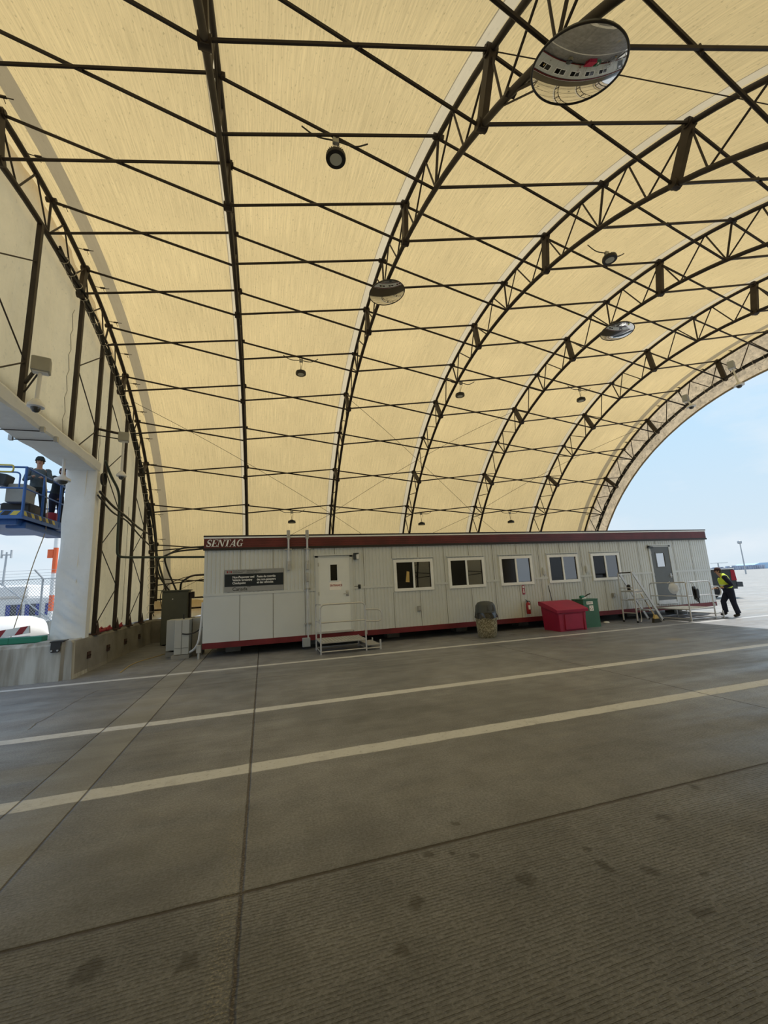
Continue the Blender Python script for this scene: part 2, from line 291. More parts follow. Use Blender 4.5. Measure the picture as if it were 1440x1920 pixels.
# ---------------------------------------------------------------- mesh helpers
ORG = {}
def frame(d):
    d = Vector(d).normalized(); a = Vector((0, 0, 1)) if abs(d.z) < 0.9 else Vector((1, 0, 0))
    u = d.cross(a).normalized(); return u, d.cross(u).normalized()
class MB:
    def __init__(s): s.v = []; s.f = []; s.sm = []; s.mi = []
    def add(s, vs, fs, sm=False, mi=0):
        k = len(s.v); s.v += [tuple(p) for p in vs]; s.f += [tuple(i + k for i in f) for f in fs]; s.sm += [sm] * len(fs); s.mi += [mi] * len(fs); return s
    def box(s, a, b, mi=0, rot=None, bev=0.0):
        x0, y0, z0 = a; x1, y1, z1 = b
        if bev > 0:
            c = [(x0 + bev, y0), (x1 - bev, y0), (x1, y0 + bev), (x1, y1 - bev), (x1 - bev, y1), (x0 + bev, y1), (x0, y1 - bev), (x0, y0 + bev)]
            ci = [(x0 + 2*bev, y0 + bev), (x1 - 2*bev, y0 + bev), (x1 - bev, y0 + 2*bev), (x1 - bev, y1 - 2*bev), (x1 - 2*bev, y1 - bev), (x0 + 2*bev, y1 - bev), (x0 + bev, y1 - 2*bev), (x0 + bev, y0 + 2*bev)]
            vs = [(p[0], p[1], z0) for p in ci] + [(p[0], p[1], z0 + bev) for p in c] + [(p[0], p[1], z1 - bev) for p in c] + [(p[0], p[1], z1) for p in ci]
            fs = [tuple(range(7, -1, -1)), tuple(range(24, 32))]
            for r in range(3):
                for i in range(8): j = (i + 1) % 8; fs.append((r*8 + i, r*8 + j, r*8 + 8 + j, r*8 + 8 + i))
        else:
            vs = [(x0, y0, z0), (x1, y0, z0), (x1, y1, z0), (x0, y1, z0), (x0, y0, z1), (x1, y0, z1), (x1, y1, z1), (x0, y1, z1)]
            fs = [(3, 2, 1, 0), (4, 5, 6, 7), (0, 1, 5, 4), (1, 2, 6, 5), (2, 3, 7, 6), (3, 0, 4, 7)]
        if rot is not None:
            c = Vector(((x0 + x1) / 2, (y0 + y1) / 2, (z0 + z1) / 2)); vs = [c + rot @ (Vector(p) - c) for p in vs]
        return s.add(vs, fs, False, mi)
    def tube(s, pts, r, n=8, mi=0, closed=False, caps=True):
        pts = [Vector(p) for p in pts]; m = len(pts); vs = []; rr = r if isinstance(r, (list, tuple)) else [r] * m
        u = None
        for i, p in enumerate(pts):
            a = pts[i - 1] if (i > 0 or closed) else p; b = pts[(i + 1) % m] if (i < m - 1 or closed) else p
            d = (b - a).normalized()
            if u is None: u, w = frame(d)
            else:
                u = (u - d * u.dot(d)); u = u.normalized() if u.length > 1e-6 else frame(d)[0]; w = d.cross(u).normalized()
            for k in range(n):
                t = 2 * PI * k / n; vs.append(p + (u * math.cos(t) + w * math.sin(t)) * rr[i])
        fs = []
        for i in range(m if closed else m - 1):
            j = (i + 1) % m
            for k in range(n): l = (k + 1) % n; fs.append((i*n + k, i*n + l, j*n + l, j*n + k))
        s.add(vs, fs, n > 4, mi)
        if caps and not closed: s.add(vs[:n], [tuple(range(n - 1, -1, -1))], False, mi); s.add(vs[-n:], [tuple(range(n))], False, mi)
        return s
    def bar(s, a, b, w, h, mi=0, up=None):
        a, b = Vector(a), Vector(b); d = (b - a).normalized()
        if up is None: u, v = frame(d)
        else: v = Vector(up); v = (v - d * v.dot(d)).normalized(); u = d.cross(v).normalized()
        vs = [p + u * sx * w / 2 + v * sy * h / 2 for p in (a, b) for sx, sy in ((-1, -1), (1, -1), (1, 1), (-1, 1))]
        return s.add(vs, [(3, 2, 1, 0), (4, 5, 6, 7), (0, 1, 5, 4), (1, 2, 6, 5), (2, 3, 7, 6), (3, 0, 4, 7)], False, mi)
    def lathe(s, c, prof, n=24, axis=(0, 0, 1), mi=0, sx=1.0, sy=1.0):
        c = Vector(c); ax = Vector(axis).normalized(); u, w = (Vector((1, 0, 0)), Vector((0, 1, 0))) if ax.z > 0.999 else frame(ax)
        vs = []
        for r, h in prof:
            for k in range(n): t = 2 * PI * k / n; vs.append(c + ax * h + u * (r * sx * math.cos(t)) + w * (r * sy * math.sin(t)))
        fs = []
        for i in range(len(prof) - 1):
            for k in range(n): l = (k + 1) % n; fs.append((i*n + k, i*n + l, (i+1)*n + l, (i+1)*n + k))
        s.add(vs, fs, True, mi)
        for i, rv in ((0, True), (len(prof) - 1, False)):
            if prof[i][0] > 1e-4: ring = vs[i*n:(i+1)*n]; s.add(ring, [tuple(range(n - 1, -1, -1)) if rv else tuple(range(n))], False, mi)
        return s
    def prism(s, poly, d, mi=0):   # poly: list of 3D points (planar), extruded by vector d
        n = len(poly); d = Vector(d); p = [Vector(q) for q in poly]; vs = p + [q + d for q in p]
        fs = [tuple(range(n - 1, -1, -1)), tuple(range(n, 2 * n))] + [(i, (i + 1) % n, n + (i + 1) % n, n + i) for i in range(n)]
        return s.add(vs, fs, False, mi)
    def ball(s, c, r, n=14, m=8, mi=0, sc=(1, 1, 1)):
        c = Vector(c); vs = []; fs = []
        for i in range(m + 1):
            th = PI * i / m
            for k in range(n): t = 2 * PI * k / n; vs.append((c.x + r*sc[0]*math.sin(th)*math.cos(t), c.y + r*sc[1]*math.sin(th)*math.sin(t), c.z + r*sc[2]*math.cos(th)))
        for i in range(m):
            for k in range(n): l = (k + 1) % n; fs.append((i*n + k, (i+1)*n + k, (i+1)*n + l, i*n + l))
        return s.add(vs, fs, True, mi)
    def grid(s, rows, mi=0, sm=True):
        nr, nc = len(rows), len(rows[0]); vs = [p for r in rows for p in r]
        return s.add(vs, [(i*nc + j, i*nc + j + 1, (i+1)*nc + j + 1, (i+1)*nc + j) for i in range(nr - 1) for j in range(nc - 1)], sm, mi)
    def build(s, name, mats, parent=None, org=None):
        if not isinstance(mats, (list, tuple)): mats = [mats]
        o0 = ORG[parent.name_full] if parent is not None else Vector(org if org is not None else (0, 0, 0))
        me = bpy.data.meshes.new(name); me.from_pydata([tuple(Vector(p) - o0) for p in s.v], [], s.f)
        for i, p in enumerate(me.polygons): p.use_smooth = s.sm[i]; p.material_index = s.mi[i]
        for m in mats: me.materials.append(M[m] if isinstance(m, str) else m)
        me.validate(); me.update()
        if any(s.sm): me.set_sharp_from_angle(angle=0.9)
        o = bpy.data.objects.new(name, me); COL.objects.link(o)
        if parent is not None: o.parent = parent
        else: o.location = o0
        ORG[o.name_full] = o0
        return o
def tag(o, label=None, cat=None, group=None, kind=None):
    for k, v in (('label', label), ('category', cat), ('group', group), ('kind', kind)):
        if v: o[k] = v
    return o
def thing(name, label, cat, loc=(0, 0, 0), group=None):
    o = bpy.data.objects.new(name, None); COL.objects.link(o); o.location = loc; o.empty_display_size = 0.1
    ORG[o.name_full] = Vector(loc); return tag(o, label, cat, group)
def struct(name, mb, mats, label=None): return tag(mb.build(name, mats), label, None, None, 'structure')
def copy_tree(o, loc=None, parent=None):
    c = o.copy(); COL.objects.link(c); c.parent = parent
    for ch in [q for q in bpy.data.objects if q.parent == o]: copy_tree(ch, None, c)
    if loc is not None: c.location = loc; ORG[c.name_full] = Vector(loc)
    return c
def text(name, body, size, loc, mat_, parent, shear=0.0, bold=0.0, space=1.0, sx=1.0, ext=0.001, normal='-Y'):
    cu = bpy.data.curves.new('t', 'FONT'); cu.body = body; cu.size = size; cu.shear = shear; cu.offset = bold; cu.extrude = ext; cu.space_character = space; cu.space_line = 0.95
    ob = bpy.data.objects.new('t', cu); COL.objects.link(ob); bpy.context.view_layer.update()
    me = bpy.data.meshes.new_from_object(ob.evaluated_get(bpy.context.evaluated_depsgraph_get()))
    bpy.data.objects.remove(ob); b = MB(); vs = [Vector((v.co.x * sx, -v.co.z, v.co.y)) + Vector(loc) for v in me.vertices]
    b.add(vs, [tuple(p.vertices) for p in me.polygons])
    return b.build(name, mat_, parent)
def arc(c, r, a0, a1, n, u=(1, 0, 0), v=(0, 0, 1)):
    c, u, v = Vector(c), Vector(u), Vector(v); return [c + u * r * math.cos(a0 + (a1 - a0) * i / n) + v * r * math.sin(a0 + (a1 - a0) * i / n) for i in range(n + 1)]
def rounded(pts, r, n=5):
    pts = [Vector(p) for p in pts]; out = [pts[0]]
    for i in range(1, len(pts) - 1):
        a, p, b = pts[i - 1], pts[i], pts[i + 1]; d0 = (a - p).normalized(); d1 = (b - p).normalized(); k = min(r, (a - p).length * .49, (b - p).length * .49)
        q0, q1 = p + d0 * k, p + d1 * k
        for j in range(n + 1): t = j / n; out.append(q0 * (1 - t) ** 2 + p * 2 * t * (1 - t) + q1 * t * t)
    out.append(pts[-1]); return out
def sag(a, b, s, n=10):
    a, b = Vector(a), Vector(b); return [a.lerp(b, i / n) - Vector((0, 0, s * 4 * (i / n) * (1 - i / n))) for i in range(n + 1)]

# ---------------------------------------------------------------- arch geometry (all arches lie in planes of constant x)
CY, CZ, RO, RI, DA = 8.04, -1.25, 10.40, 9.64, 8.92
RX = [-3.9 + 3.2914 * k for k in range(7)]
def prof(n, R):      # n: station number, 0 = apex, + towards the far side
    s = 1 if n >= 0 else -1; a = abs(n)
    if a <= 7: t = math.radians(DA * a); return CY + s * R * math.sin(t), CZ + R * math.cos(t)
    t = math.radians(DA * 7); y7, z7 = R * math.sin(t), CZ + R * math.cos(t)
    k = (R - RI) / (RO - RI); yb = 8.93 + (9.58 - 8.93) * k + max(0, k - 1) * 0.1; z8 = 1.98 + (2.30 - 1.98) * k
    y8 = 8.87 + (9.56 - 8.87) * k
    if a <= 8: f = a - 7; return CY + s * (y7 + (y8 - y7) * f), z7 + (z8 - z7) * f
    f = a - 8; return CY + s * (y8 + (yb - y8) * f), z8 + (0.80 - z8) * f
def arcline(x, R, n0=-9, n1=9, step=0.25):
    k = int(round((n1 - n0) / step)); return [(x, *prof(n0 + i * step, R)) for i in range(k + 1)]

# ---------------------------------------------------------------- floor
b = MB(); b.add([(-500, -200, 0), (900, -200, 0), (900, 900, 0), (-500, 900, 0)], [(0, 1, 2, 3)])
struct('floor', b, 'floor')
# ---------------------------------------------------------------- fabric roof
def uvmesh(name, xs, R, mats, n0=-8.9, n1=8.9, step=0.25, fn=None):
    k = int(round((n1 - n0) / step)); vs = []; uv = []
    for i in range(k + 1):
        n = n0 + i * step; y, z = prof(n, R)
        for x in xs:
            dx = fn(x, n) if fn else 0; y2, z2 = prof(n, R + dx); vs.append((x, y2, z2)); uv.append((x, n * 1.62))
    nc = len(xs); fs = [(i*nc + j, i*nc + j + 1, (i+1)*nc + j + 1, (i+1)*nc + j) for i in range(k) for j in range(nc - 1)]
    me = bpy.data.meshes.new(name); me.from_pydata(vs, [], fs); u = me.uv_layers.new(name='UVMap')
    for p in me.polygons:
        p.use_smooth = True
        for li in p.loop_indices: u.data[li].uv = uv[me.loops[li].vertex_index]
    me.materials.append(M[mats]); me.update(); o = bpy.data.objects.new(name, me); COL.objects.link(o); return o
cutx = set()
for k in range(6):
    for j in range(8): cutx.add(round(RX[k] + (RX[k+1] - RX[k]) * j / 8, 4))
hem = [(RX[0] + 0.22, RX[0] + 0.48), (RX[6] - 0.44, RX[6] - 0.20)]
seam_l = [(RX[k] - 0.17, RX[k] - 0.02) for k in range(1, 6)]; line_l = [(RX[k] - 0.185, RX[k] - 0.17) for k in range(1, 6)]
for a_, c_ in hem + seam_l + line_l: cutx |= {round(a_, 4), round(c_, 4)}
xs = sorted(cutx | {RX[0] - 0.62, RX[6], RX[6] + 0.16})
def pull(x, n):
    q = ((x - RX[0]) / 3.2914) % 1.0; return 0.045 + 0.015 - 0.05 * math.sin(PI * q) * (1 if RX[0] < x < RX[6] else 0)
ce = tag(uvmesh('ceiling', xs, RO, 'roof', fn=pull), None, None, None, 'structure')
ce.data.materials.append(M['seam']); ce.data.materials.append(M['band'])
for p in ce.data.polygons:
    x = p.center.x
    if any(a_ < x < c_ for a_, c_ in seam_l): p.material_index = 1
    if any(a_ < x < c_ for a_, c_ in hem + line_l): p.material_index = 2

# ---------------------------------------------------------------- arches
ords = ['gable end', 'first inner', 'second inner', 'third inner', 'fourth inner', 'fifth inner', 'open end']
arch_lab = ['dark steel lattice arch standing against the left gable wall, wrapped in cables',
            'dark steel arch seen almost edge on, rising behind the left end of the trailer',
            'dark steel lattice arch carrying two round mirrors, rising behind the trailer entrance steps',
            'dark steel lattice arch between the two mirror arches',
            'dark steel lattice arch carrying the farthest round mirror',
            'last plain dark steel lattice arch before the open end',
            'dark steel lattice arch at the open right end, hung with a fabric valance']
for k, x in enumerate(RX):
    t = thing('arch_truss', arch_lab[k], 'truss', (x, CY, 0.8), 'steel arches of the shelter')
    ro, ri = (0.042, 0.044) if k else (0.05, 0.05)
    MB().tube(arcline(x, RO), ro, 8).build('outer_chord', 'steel', t)
    MB().tube(arcline(x, RI), ri, 8).build('inner_chord', 'steel', t)
    def P(n, R): y, z = prof(n, R); return Vector((x, y, z))
    nodes = []
    for n in range(-8, 9):
        a, c = P(n, RO), P(n, RI)
        if abs(n) % 2 == 1:
            q = MB().bar(a + (a - c).normalized() * 0.03, c - (a - c).normalized() * 0.05, 0.085, 0.15, up=(0, (a - c).z, -(a - c).y))
            for e_ in (a, c): q.tube([e_ + Vector((-.07, 0, 0)), e_ + Vector((.07, 0, 0))], 0.075, 8)
            q.build('splice_plate', 'plate', t)
        else: MB().tube([a, c], 0.022, 6).build('web_rod', 'steel', t)
        nodes.append((n, a, c))
    for n in range(-9, 9):
        if n % 2: seq = [(n, RO), (n + 1/3, RI), (n + 2/3, RO), (n + 1, RI)]      # odd -> even
        else: seq = [(n, RI), (n + 1/3, RO), (n + 2/3, RI), (n + 1, RO)]
        for (n0, r0), (n1, r1) in zip(seq, seq[1:]):
            MB().tube([P(n0, r0), P(n1, r1)], 0.016, 6).build('web_rod', 'steel', t)
    for n in range(-8, 9):    # bolted gussets
        a = P(n, RO); MB().tube([a + Vector((-.085, 0, -.0)), a + Vector((.085, 0, 0))], 0.05, 6).build('node_clamp', 'plate', t)
# crossed brace rods: outer chord of one arch to inner chord of the next, and the reverse
bayw = ['bay beside the gable wall', 'second bay', 'third bay', 'fourth bay', 'fifth bay', 'open end bay']
def roww(n):
    if n == 0: return 'along the ridge'
    w = ['', 'first', 'second', 'third', 'fourth', 'fifth', 'sixth', 'seventh', 'eighth'][abs(n)]
    return w + ' row below ridge, ' + ('trailer side' if n > 0 else 'near side')
for k in range(6):
    for n in range(-8, 9):
        a0, a1 = Vector((RX[k], *prof(n, RO))), Vector((RX[k+1], *prof(n, RO))); c0, c1 = Vector((RX[k], *prof(n, RI))), Vector((RX[k+1], *prof(n, RI)))
        t = thing('cross_brace', 'crossed steel rods in the %s, %s' % (bayw[k], roww(n)), 'brace', tuple((c0 + c1) / 2), 'crossed brace rods between the arches')
        nrm = (a0 - c0).normalized(); tang = Vector((0, nrm.z, -nrm.y)) * 0.026
        MB().tube([a0 + tang, c1 + tang], 0.024, 6).build('brace_rod', 'steel', t)
        MB().tube([c0 - tang, a1 - tang], 0.024, 6).build('brace_rod', 'steel', t)
        m_ = (a0 + c1) / 2; MB().tube([m_ - tang * 1.6 - nrm * .05, m_ + tang * 1.6 + nrm * .05], 0.018, 6).build('clamp', 'steel', t)
# slack wind cables in long diagonals across the roof slope
def wire(k0, n0, k1, n1, lab, r=0.007):
    pts = [(-3.9 + 3.2914 * (k0 + (k1 - k0) * i / 24), *prof(n0 + (n1 - n0) * i / 24, RO - 0.10)) for i in range(25)]
    tag(MB().tube(pts, r, 5).build('wind_cable', 'steel', org=None), lab, 'cable', 'thin wind cables on the roof slope')
wire(0, 3.5, 2, 6.2, 'thin cable running from the gable arch down to the second inner arch')
wire(2, 3, 4, 6.2, 'thin cable falling from the second inner arch to the foot of the fourth')
wire(4, 3, 2, 6.2, 'thin cable falling leftwards from the fourth inner arch to the foot of the second')
wire(2, 6.2, 0, 8.6, 'thin cable falling leftwards behind the trailer towards the gable corner')
wire(2, 6.2, 3, 7.6, 'short thin cable going down right behind the trailer roof from the second arch')
wire(6, 3.2, 4, 6.2, 'thin cable falling leftwards from the open end arch')
wire(4, 6.2, 5, 7.6, 'short thin cable going down right behind the trailer roof from the fourth arch')
wire(4, 6.2, 2.6, 7.6, 'short thin cable going down left behind the trailer roof from the fourth arch')
wire(2, -3.1, 3.6, -3.72, 'thin wire passing behind the large near mirror')
# short ratchet straps from the end arches to the hem bands
def strap(k, n, dx, lab):
    x = RX[k]; a = Vector((x, *prof(n, RO))); c = Vector((x + dx, *prof(n, RO - 0.01))); c.z -= 0.02
    t = thing('tie_strap', lab, 'strap', tuple(a), 'ratchet straps along the hem band')
    MB().tube(sag(a, c, 0.015, 4), 0.008, 5).build('webbing', 'plate', t)
    m_ = a.lerp(c, 0.6); MB().bar(m_ - Vector((.05, 0, 0.01)), m_ + Vector((.05, 0, -0.01)), 0.035, 0.022).tube(sag(m_, m_ + Vector((0.05, 0, -0.12)), 0.0, 2), 0.005, 4).build('ratchet', 'steel', t)
for i in range(16): strap(0, -1.2 + i * 0.62 if i < 15 else 8.3, 0.34, 'small ratchet strap tying the roof hem to the gable end arch')
for i in range(14): strap(6, -0.6 + i * 0.62, -0.30, 'small ratchet strap tying the roof hem to the open end arch')

# ---------------------------------------------------------------- gable wall (left)
OY0, OY1, OZ = 5.08, 11.0, 4.66
def gz(y):
    u = abs(y - CY); R = RO + 0.03
    if u < R * math.sin(math.radians(62.44)): return CZ + math.sqrt(R * R - u * u)
    return max(0.9, 3.56 - (u - 9.22) * 3.0)
b = MB(); gx = RX[0] - 0.16
ys = [CY - 9.55 + 19.1 * i / 96 for i in range(97)]; ys = sorted(set([round(q, 3) for q in ys] + [OY0, OY1]))
for y0, y1 in zip(ys, ys[1:]):
    zb = 5.02 if (y0 >= OY0 - 1e-4 and y1 <= OY1 + 1e-4) else 0.82
    rows = []
    for i in range(13):
        row = []
        for y in (y0, y1):
            zt = max(gz(y), zb); z = zb + (zt - zb) * i / 12; row.append((gx + 0.03 * math.sin(y * 4.3) * math.sin(z * 0.8) - 0.02 * math.sin(y * 9.1 + z), y, z))
        rows.append(row)
    b.grid(rows)
struct('wall_left', b, 'gable')
# gable posts with lacing
def gpost(y, z0, lab, tilt=0.0):
    zt = gz(y) - 0.80 if abs(y - CY) < 8 else gz(y) - 0.5
    t = thing('gable_post', lab, 'post', (RX[0], y, z0), 'steel posts of the gable wall')
    MB().box((RX[0] - .04, y - .04, z0), (RX[0] + .04, y + .04, zt)).build('post_tube', 'steel', t)
    if z0 < 2:
        MB().prism([(RX[0] + .05, y - .05, z0), (RX[0] + .05, y + .22, z0), (RX[0] + .05, y + .05, z0 + .30)], (0.012, 0, 0)).box((RX[0] - .12, y - .14, z0 - .02), (RX[0] + .12, y + .14, z0 + .01)).build('base_plate', 'rust', t)
    return zt
PY = [(6.42, OZ, 'post above the opening, nearest the left edge of the photo'), (7.8, OZ, 'post above the opening carrying the larger grey camera box'),
      (9.68, OZ, 'post above the opening, third from the left'), (10.96, OZ, 'post above the draped jamb carrying the smaller camera box'),
      (11.72, 0.80, 'post standing on the barrier next to the white draped jamb'), (13.15, 0.80, 'second post on the barrier right of the draped jamb'),
      (14.3, 0.80, 'third post on the barrier right of the draped jamb'), (15.6, 0.80, 'post on the barrier nearest the gable arch foot'),
      (5.12, OZ, 'post above the near corner of the opening'), (4.36, 0.8, 'post on the barrier just behind the near jamb'), (2.93, 0.8, 'second post behind the near jamb'), (1.78, 0.8, 'third post behind the near jamb'), (0.48, 0.8, 'post nearest the near arch foot')]
PT = {}
for y, z0, lab in PY: PT[y] = gpost(y, z0, 'dark square steel ' + lab)
for ya, yb, lab in ((6.42, 7.8, 'zigzag lacing above the opening, leftmost pair of posts'), (9.68, 10.96, 'zigzag lacing between the two posts above the draped jamb'), (11.72, 13.15, 'zigzag lacing right of the white draped jamb'), (14.3, 15.6, 'zigzag lacing beside the gable arch foot'), (1.78, .48, 'zigzag lacing beside the near arch foot'), (4.36, 2.93, 'zigzag lacing behind the near jamb')):
    z = (OZ if ya in (6.42, 9.68) else 0.95); zt = min(PT[ya], PT[yb]); b = MB(); side = 0; h = 0.98
    p = Vector((RX[0], ya, z))
    while z + h < zt + 0.3:
        z += h; side = 1 - side; q = Vector((RX[0], yb if side else ya, z)); b.tube([p, q], 0.013, 6); p = q
    tag(b.build('lacing_bars', 'steel', org=(RX[0], (ya + yb) / 2, 0.9)), 'thin dark ' + lab, 'lacing', 'zigzag lacing of the gable posts')
# rope lacing the gable cloth along some posts
for y, z0, z1, lab in ((11.55, 0.95, 6.2, 'pale rope laced zigzag beside the post next to the draped jamb'), (9.60, 4.8, 8.0, 'pale rope laced zigzag beside the third post above the opening'), (14.18, 1.0, 4.6, 'pale rope laced zigzag beside the third barrier post'), (6.75, 4.8, 7.7, 'pale rope laced zigzag above the opening near the left photo edge')):
    pts = []; z = z0; s_ = 0
    while z < z1: pts.append((RX[0] - .06 - .05 * s_, y + (0.0 if s_ else -0.20), z)); z += 0.24; s_ = 1 - s_
    tag(MB().tube(pts, 0.007, 4).build('lacing_rope', 'tie', org=(RX[0], y, z0)), label=lab, cat='rope')
# header box over the opening and the two draped jambs
b = MB(); HX0, HX1 = -4.47, -3.83; rows = []
sect = [(HX1 - .20, 5.04), (HX1 - .10, 5.00), (HX1 + .03, 4.86), (HX1 + .01, 4.70), (HX1 - .02, 4.65), (HX0 + .03, 4.645), (HX0, 4.68), (HX0, 5.05), (HX0 + .25, 5.25)]
for i in range(49):
    y = OY0 + (OY1 + .15 - OY0) * i / 48; rows.append([(x + .006 * math.sin(y * 7 + j), y, z + .010 * math.sin(y * 5.0 + j * 2)) for j, (x, z) in enumerate(sect)])
b.grid(rows, sm=False)
tag(b.build('fabric_header', 'white_fabric', org=(-4.15, 8, 4.65)), 'pale grey fabric wrapped beam across the top of the left gable opening', 'beam')
for x_, y_ in ((HX1, 8.35), (HX1, 8.85)):
    t = thing('header_clip', 'thin rod and clips under the header beam, %s one' % ('left' if y_ < 8.6 else 'right'), 'clip', (x_, y_, 4.62), 'clip rods under the header')
    MB().tube([(HX0 - .05, y_, 4.62), (HX1 + .03, y_, 4.62)], .010, 6).build('rod', 'steel', t); MB().box((HX1, y_ - .03, 4.60), (HX1 + .06, y_ + .03, 4.70)).build('clip', 'galv', t); MB().box((HX0 - .07, y_ - .03, 4.60), (HX0 - .01, y_ + .03, 4.70)).build('clip', 'galv', t)
def jamb(yf, sgn, lab):
    b = MB(); rows = []; nz = 150
    for i in range(nz + 1):
        z = 0.70 + (4.66 - 0.70) * i / nz; row = []
        low = max(0, 1 - (z - 0.7) / 2.2); dx = -0.02 + 0.03 * (1 - low)
        outline = [(HX1 - .04 + .0, .34)] + [(HX1 + .0 - dx * 0, .0 + .01)] + [(HX1 + (HX0 - HX1) * j / 14, 0.0) for j in range(1, 14)] + [(HX0 + dx, .01), (HX0 + .04, .34)]
        for j, (x, y) in enumerate(outline):
            f = 0
            if 0 < j < 15:
                u = (x - HX0); edge = math.sin(PI * min(1, max(0, u / .62)))
                f = 0.085 * low * edge * (abs(math.sin(z * 6.5 + u * 6.5)) ** .6 - .5) + 0.03 * low * edge * (abs(math.sin(z * 17 + u * 13 + 1)) - .5) + 0.012 * math.sin(z * 3.0 - u * 6)
            row.append((x + .012 * math.sin(z * 5) * (1 if j > 8 else 0), yf + sgn * (y - f), z + (0.04 * math.sin(u_ := x * 9) if i == 0 else 0)))
        rows.append(row)
    b.grid(rows); 
    return tag(b.build('fabric_jamb', 'white_fabric', org=(-4.15, yf, 0.7)), lab, 'drape')
jamb(OY1, 1, 'white wrinkled fabric wrapped round the far jamb of the gable opening')
jamb(OY0, -1, 'white fabric wrapped round the near jamb of the gable opening')
# open end valance
rows = []
for i in range(121):
    n = -8.9 + 17.8 * i / 120; row = []
    for j in range(8):
        R = RO + 0.075 - (RO + 0.075 - 9.22) * j / 7; y, z = prof(n, R) if R > 0 else (0, 0)
        row.append((RX[6] + 0.15 + 0.03 * math.sin(n * 11 + j * 1.3) * math.sin(j * .9) + .01 * math.sin(n * 31), y, z))
    rows.append(row)
b = MB().grid(rows); tag(b.build('fabric_valance', 'valance', org=(RX[6] + .15, CY, 8)), 'stained fabric valance hanging around the inside of the open end arch', 'valance')
tag(MB().tube(arcline(RX[6] + 0.12, 9.24, -8.6, 8.6), 0.035, 6).build('hem_pipe', 'band', org=(RX[6], CY, 8)), 'pale hem pipe along the lower edge of the stained valance', 'pipe')
# cable bundles clipped along the inner chords of both end arches
def bundle(k, R, n0, n1, lab, dx):
    t = thing('cable_bundle', lab, 'cable', (RX[k], *prof((n0 + n1) / 2, R)))
    for q in range(3):
        pts = []
        m_ = int((n1 - n0) * 6)
        for i in range(m_ + 1):
            n = n0 + (n1 - n0) * i / m_; y, z = prof(n, R + 0.035 * math.sin(n * 5.1 + q * 2.1)); pts.append((RX[k] + dx + 0.04 * math.cos(n * 4.3 + q * 2), y, z))
        MB().tube(pts, 0.026, 6).build('cable', 'cable', t)
    b = MB(); n = n0 + 0.2
    while n < n1:
        y, z = prof(n, R); y1, z1 = prof(n + .02, R); d = Vector((0, y1 - y, z1 - z)).normalized(); u, w = frame(d); c = Vector((RX[k] + dx * .7, y, z))
        b.tube([c + (u * math.cos(a) + w * math.sin(a)) * 0.085 for a in [2 * PI * i / 8 for i in range(8)]], 0.009, 4, closed=True)
        if random.random() < .6: b.tube([c + w * .08, c + w * .16 + d * .1, c + w * .13 + d * .22], 0.006, 4)
        n += 0.22
    o = b.build('cable_ties', 'tie', t); o['kind'] = 'stuff'
bundle(0, RI, 0.2, 8.8, 'black cable bundle tied with white ties along the gable arch', 0.05)
bundle(6, RI, -0.5, 7.5, 'dark cable bundle tied along the inner chord of the open end arch', -0.05)

# ---------------------------------------------------------------- concrete barriers
def block(name, poly, mats, lab, holes=(), grp='concrete barrier blocks'):
    b = MB(); b.prism(poly[0], poly[1]); o = b.build(name, mats, org=None); tag(o, lab, 'barrier', grp); return o
bx0, bx1 = -4.50, -3.83
names_b = ['corner block carrying the draped jamb', 'second block from the opening', 'third block from the opening', 'fourth block from the opening', 'last block before the dark corner']
yb = [10.45, 11.30, 12.55, 13.95, 15.35, 16.84]
for i in range(5):
    y0, y1 = yb[i], yb[i+1] - .015
    sec = [(bx0 - .05, y0, 0), (bx1 + .01, y0, 0), (bx1, y0, .08), (bx1 - .015, y0, .74), (bx1 - .06, y0, .79), (bx0, y0, .79), (bx0 - .05, y0, .08)]
    block('concrete_barrier', (sec, (0, y1 - y0, 0)), 'conc' if i < 1 else 'conc_d', 'grey concrete barrier under the gable wall, ' + names_b[i])
    if i < 4:
        t = thing('link_plate', 'small rusty link plate bolted over a barrier joint, %s from the opening' % ['first', 'second', 'third', 'fourth'][i], 'plate', (bx1 + .01, yb[i+1], .34), 'rusty link plates on the barriers')
        MB().box((bx1 - .005, yb[i+1] - .09, .30), (bx1 + .02, yb[i+1] + .09, .45)).build('plate', 'rust', t)
        MB().tube([(bx1 + .02, yb[i+1] - .05, .37), (bx1 + .035, yb[i+1] - .05, .37)], .02, 8).build('bolt', 'steel', t); MB().tube([(bx1 + .02, yb[i+1] + .05, .37), (bx1 + .035, yb[i+1] + .05, .37)], .02, 8).build('bolt', 'steel', t)
# outward block facing the camera, chamfered at its right end
sec = [(-3.99, 10.40, 0), (-8.2, 10.40, 0), (-8.2, 10.44, .70), (-8.2, 10.50, .76), (-3.99, 10.50, .76), (-3.99, 10.44, .70)]
b = MB(); b.prism([(-8.2, 10.39, 0), (-8.2, 10.39, .08), (-8.2, 10.42, .70), (-8.2, 10.48, .765), (-8.2, 11.06, .765), (-8.2, 11.10, 0)], (4.18, 0, 0))
tag(b.build('concrete_barrier', 'conc', org=None), 'long drip stained concrete barrier outside the opening at the left edge', 'barrier', 'concrete barrier blocks')
b = MB(); b.prism([(-4.02, 10.40, 0), (-3.83, 10.60, 0), (-3.83, 11.28, 0), (-4.02, 11.06, 0)], (0, 0, .772))
tag(b.build('barrier_end_cap', 'conc_d', org=None), 'pale chamfered concrete end between the two barrier runs', 'barrier')
t = thing('anchor_bracket', 'black steel bracket with two pale bolts on the barrier front', 'bracket', (-4.12, 10.36, .6))
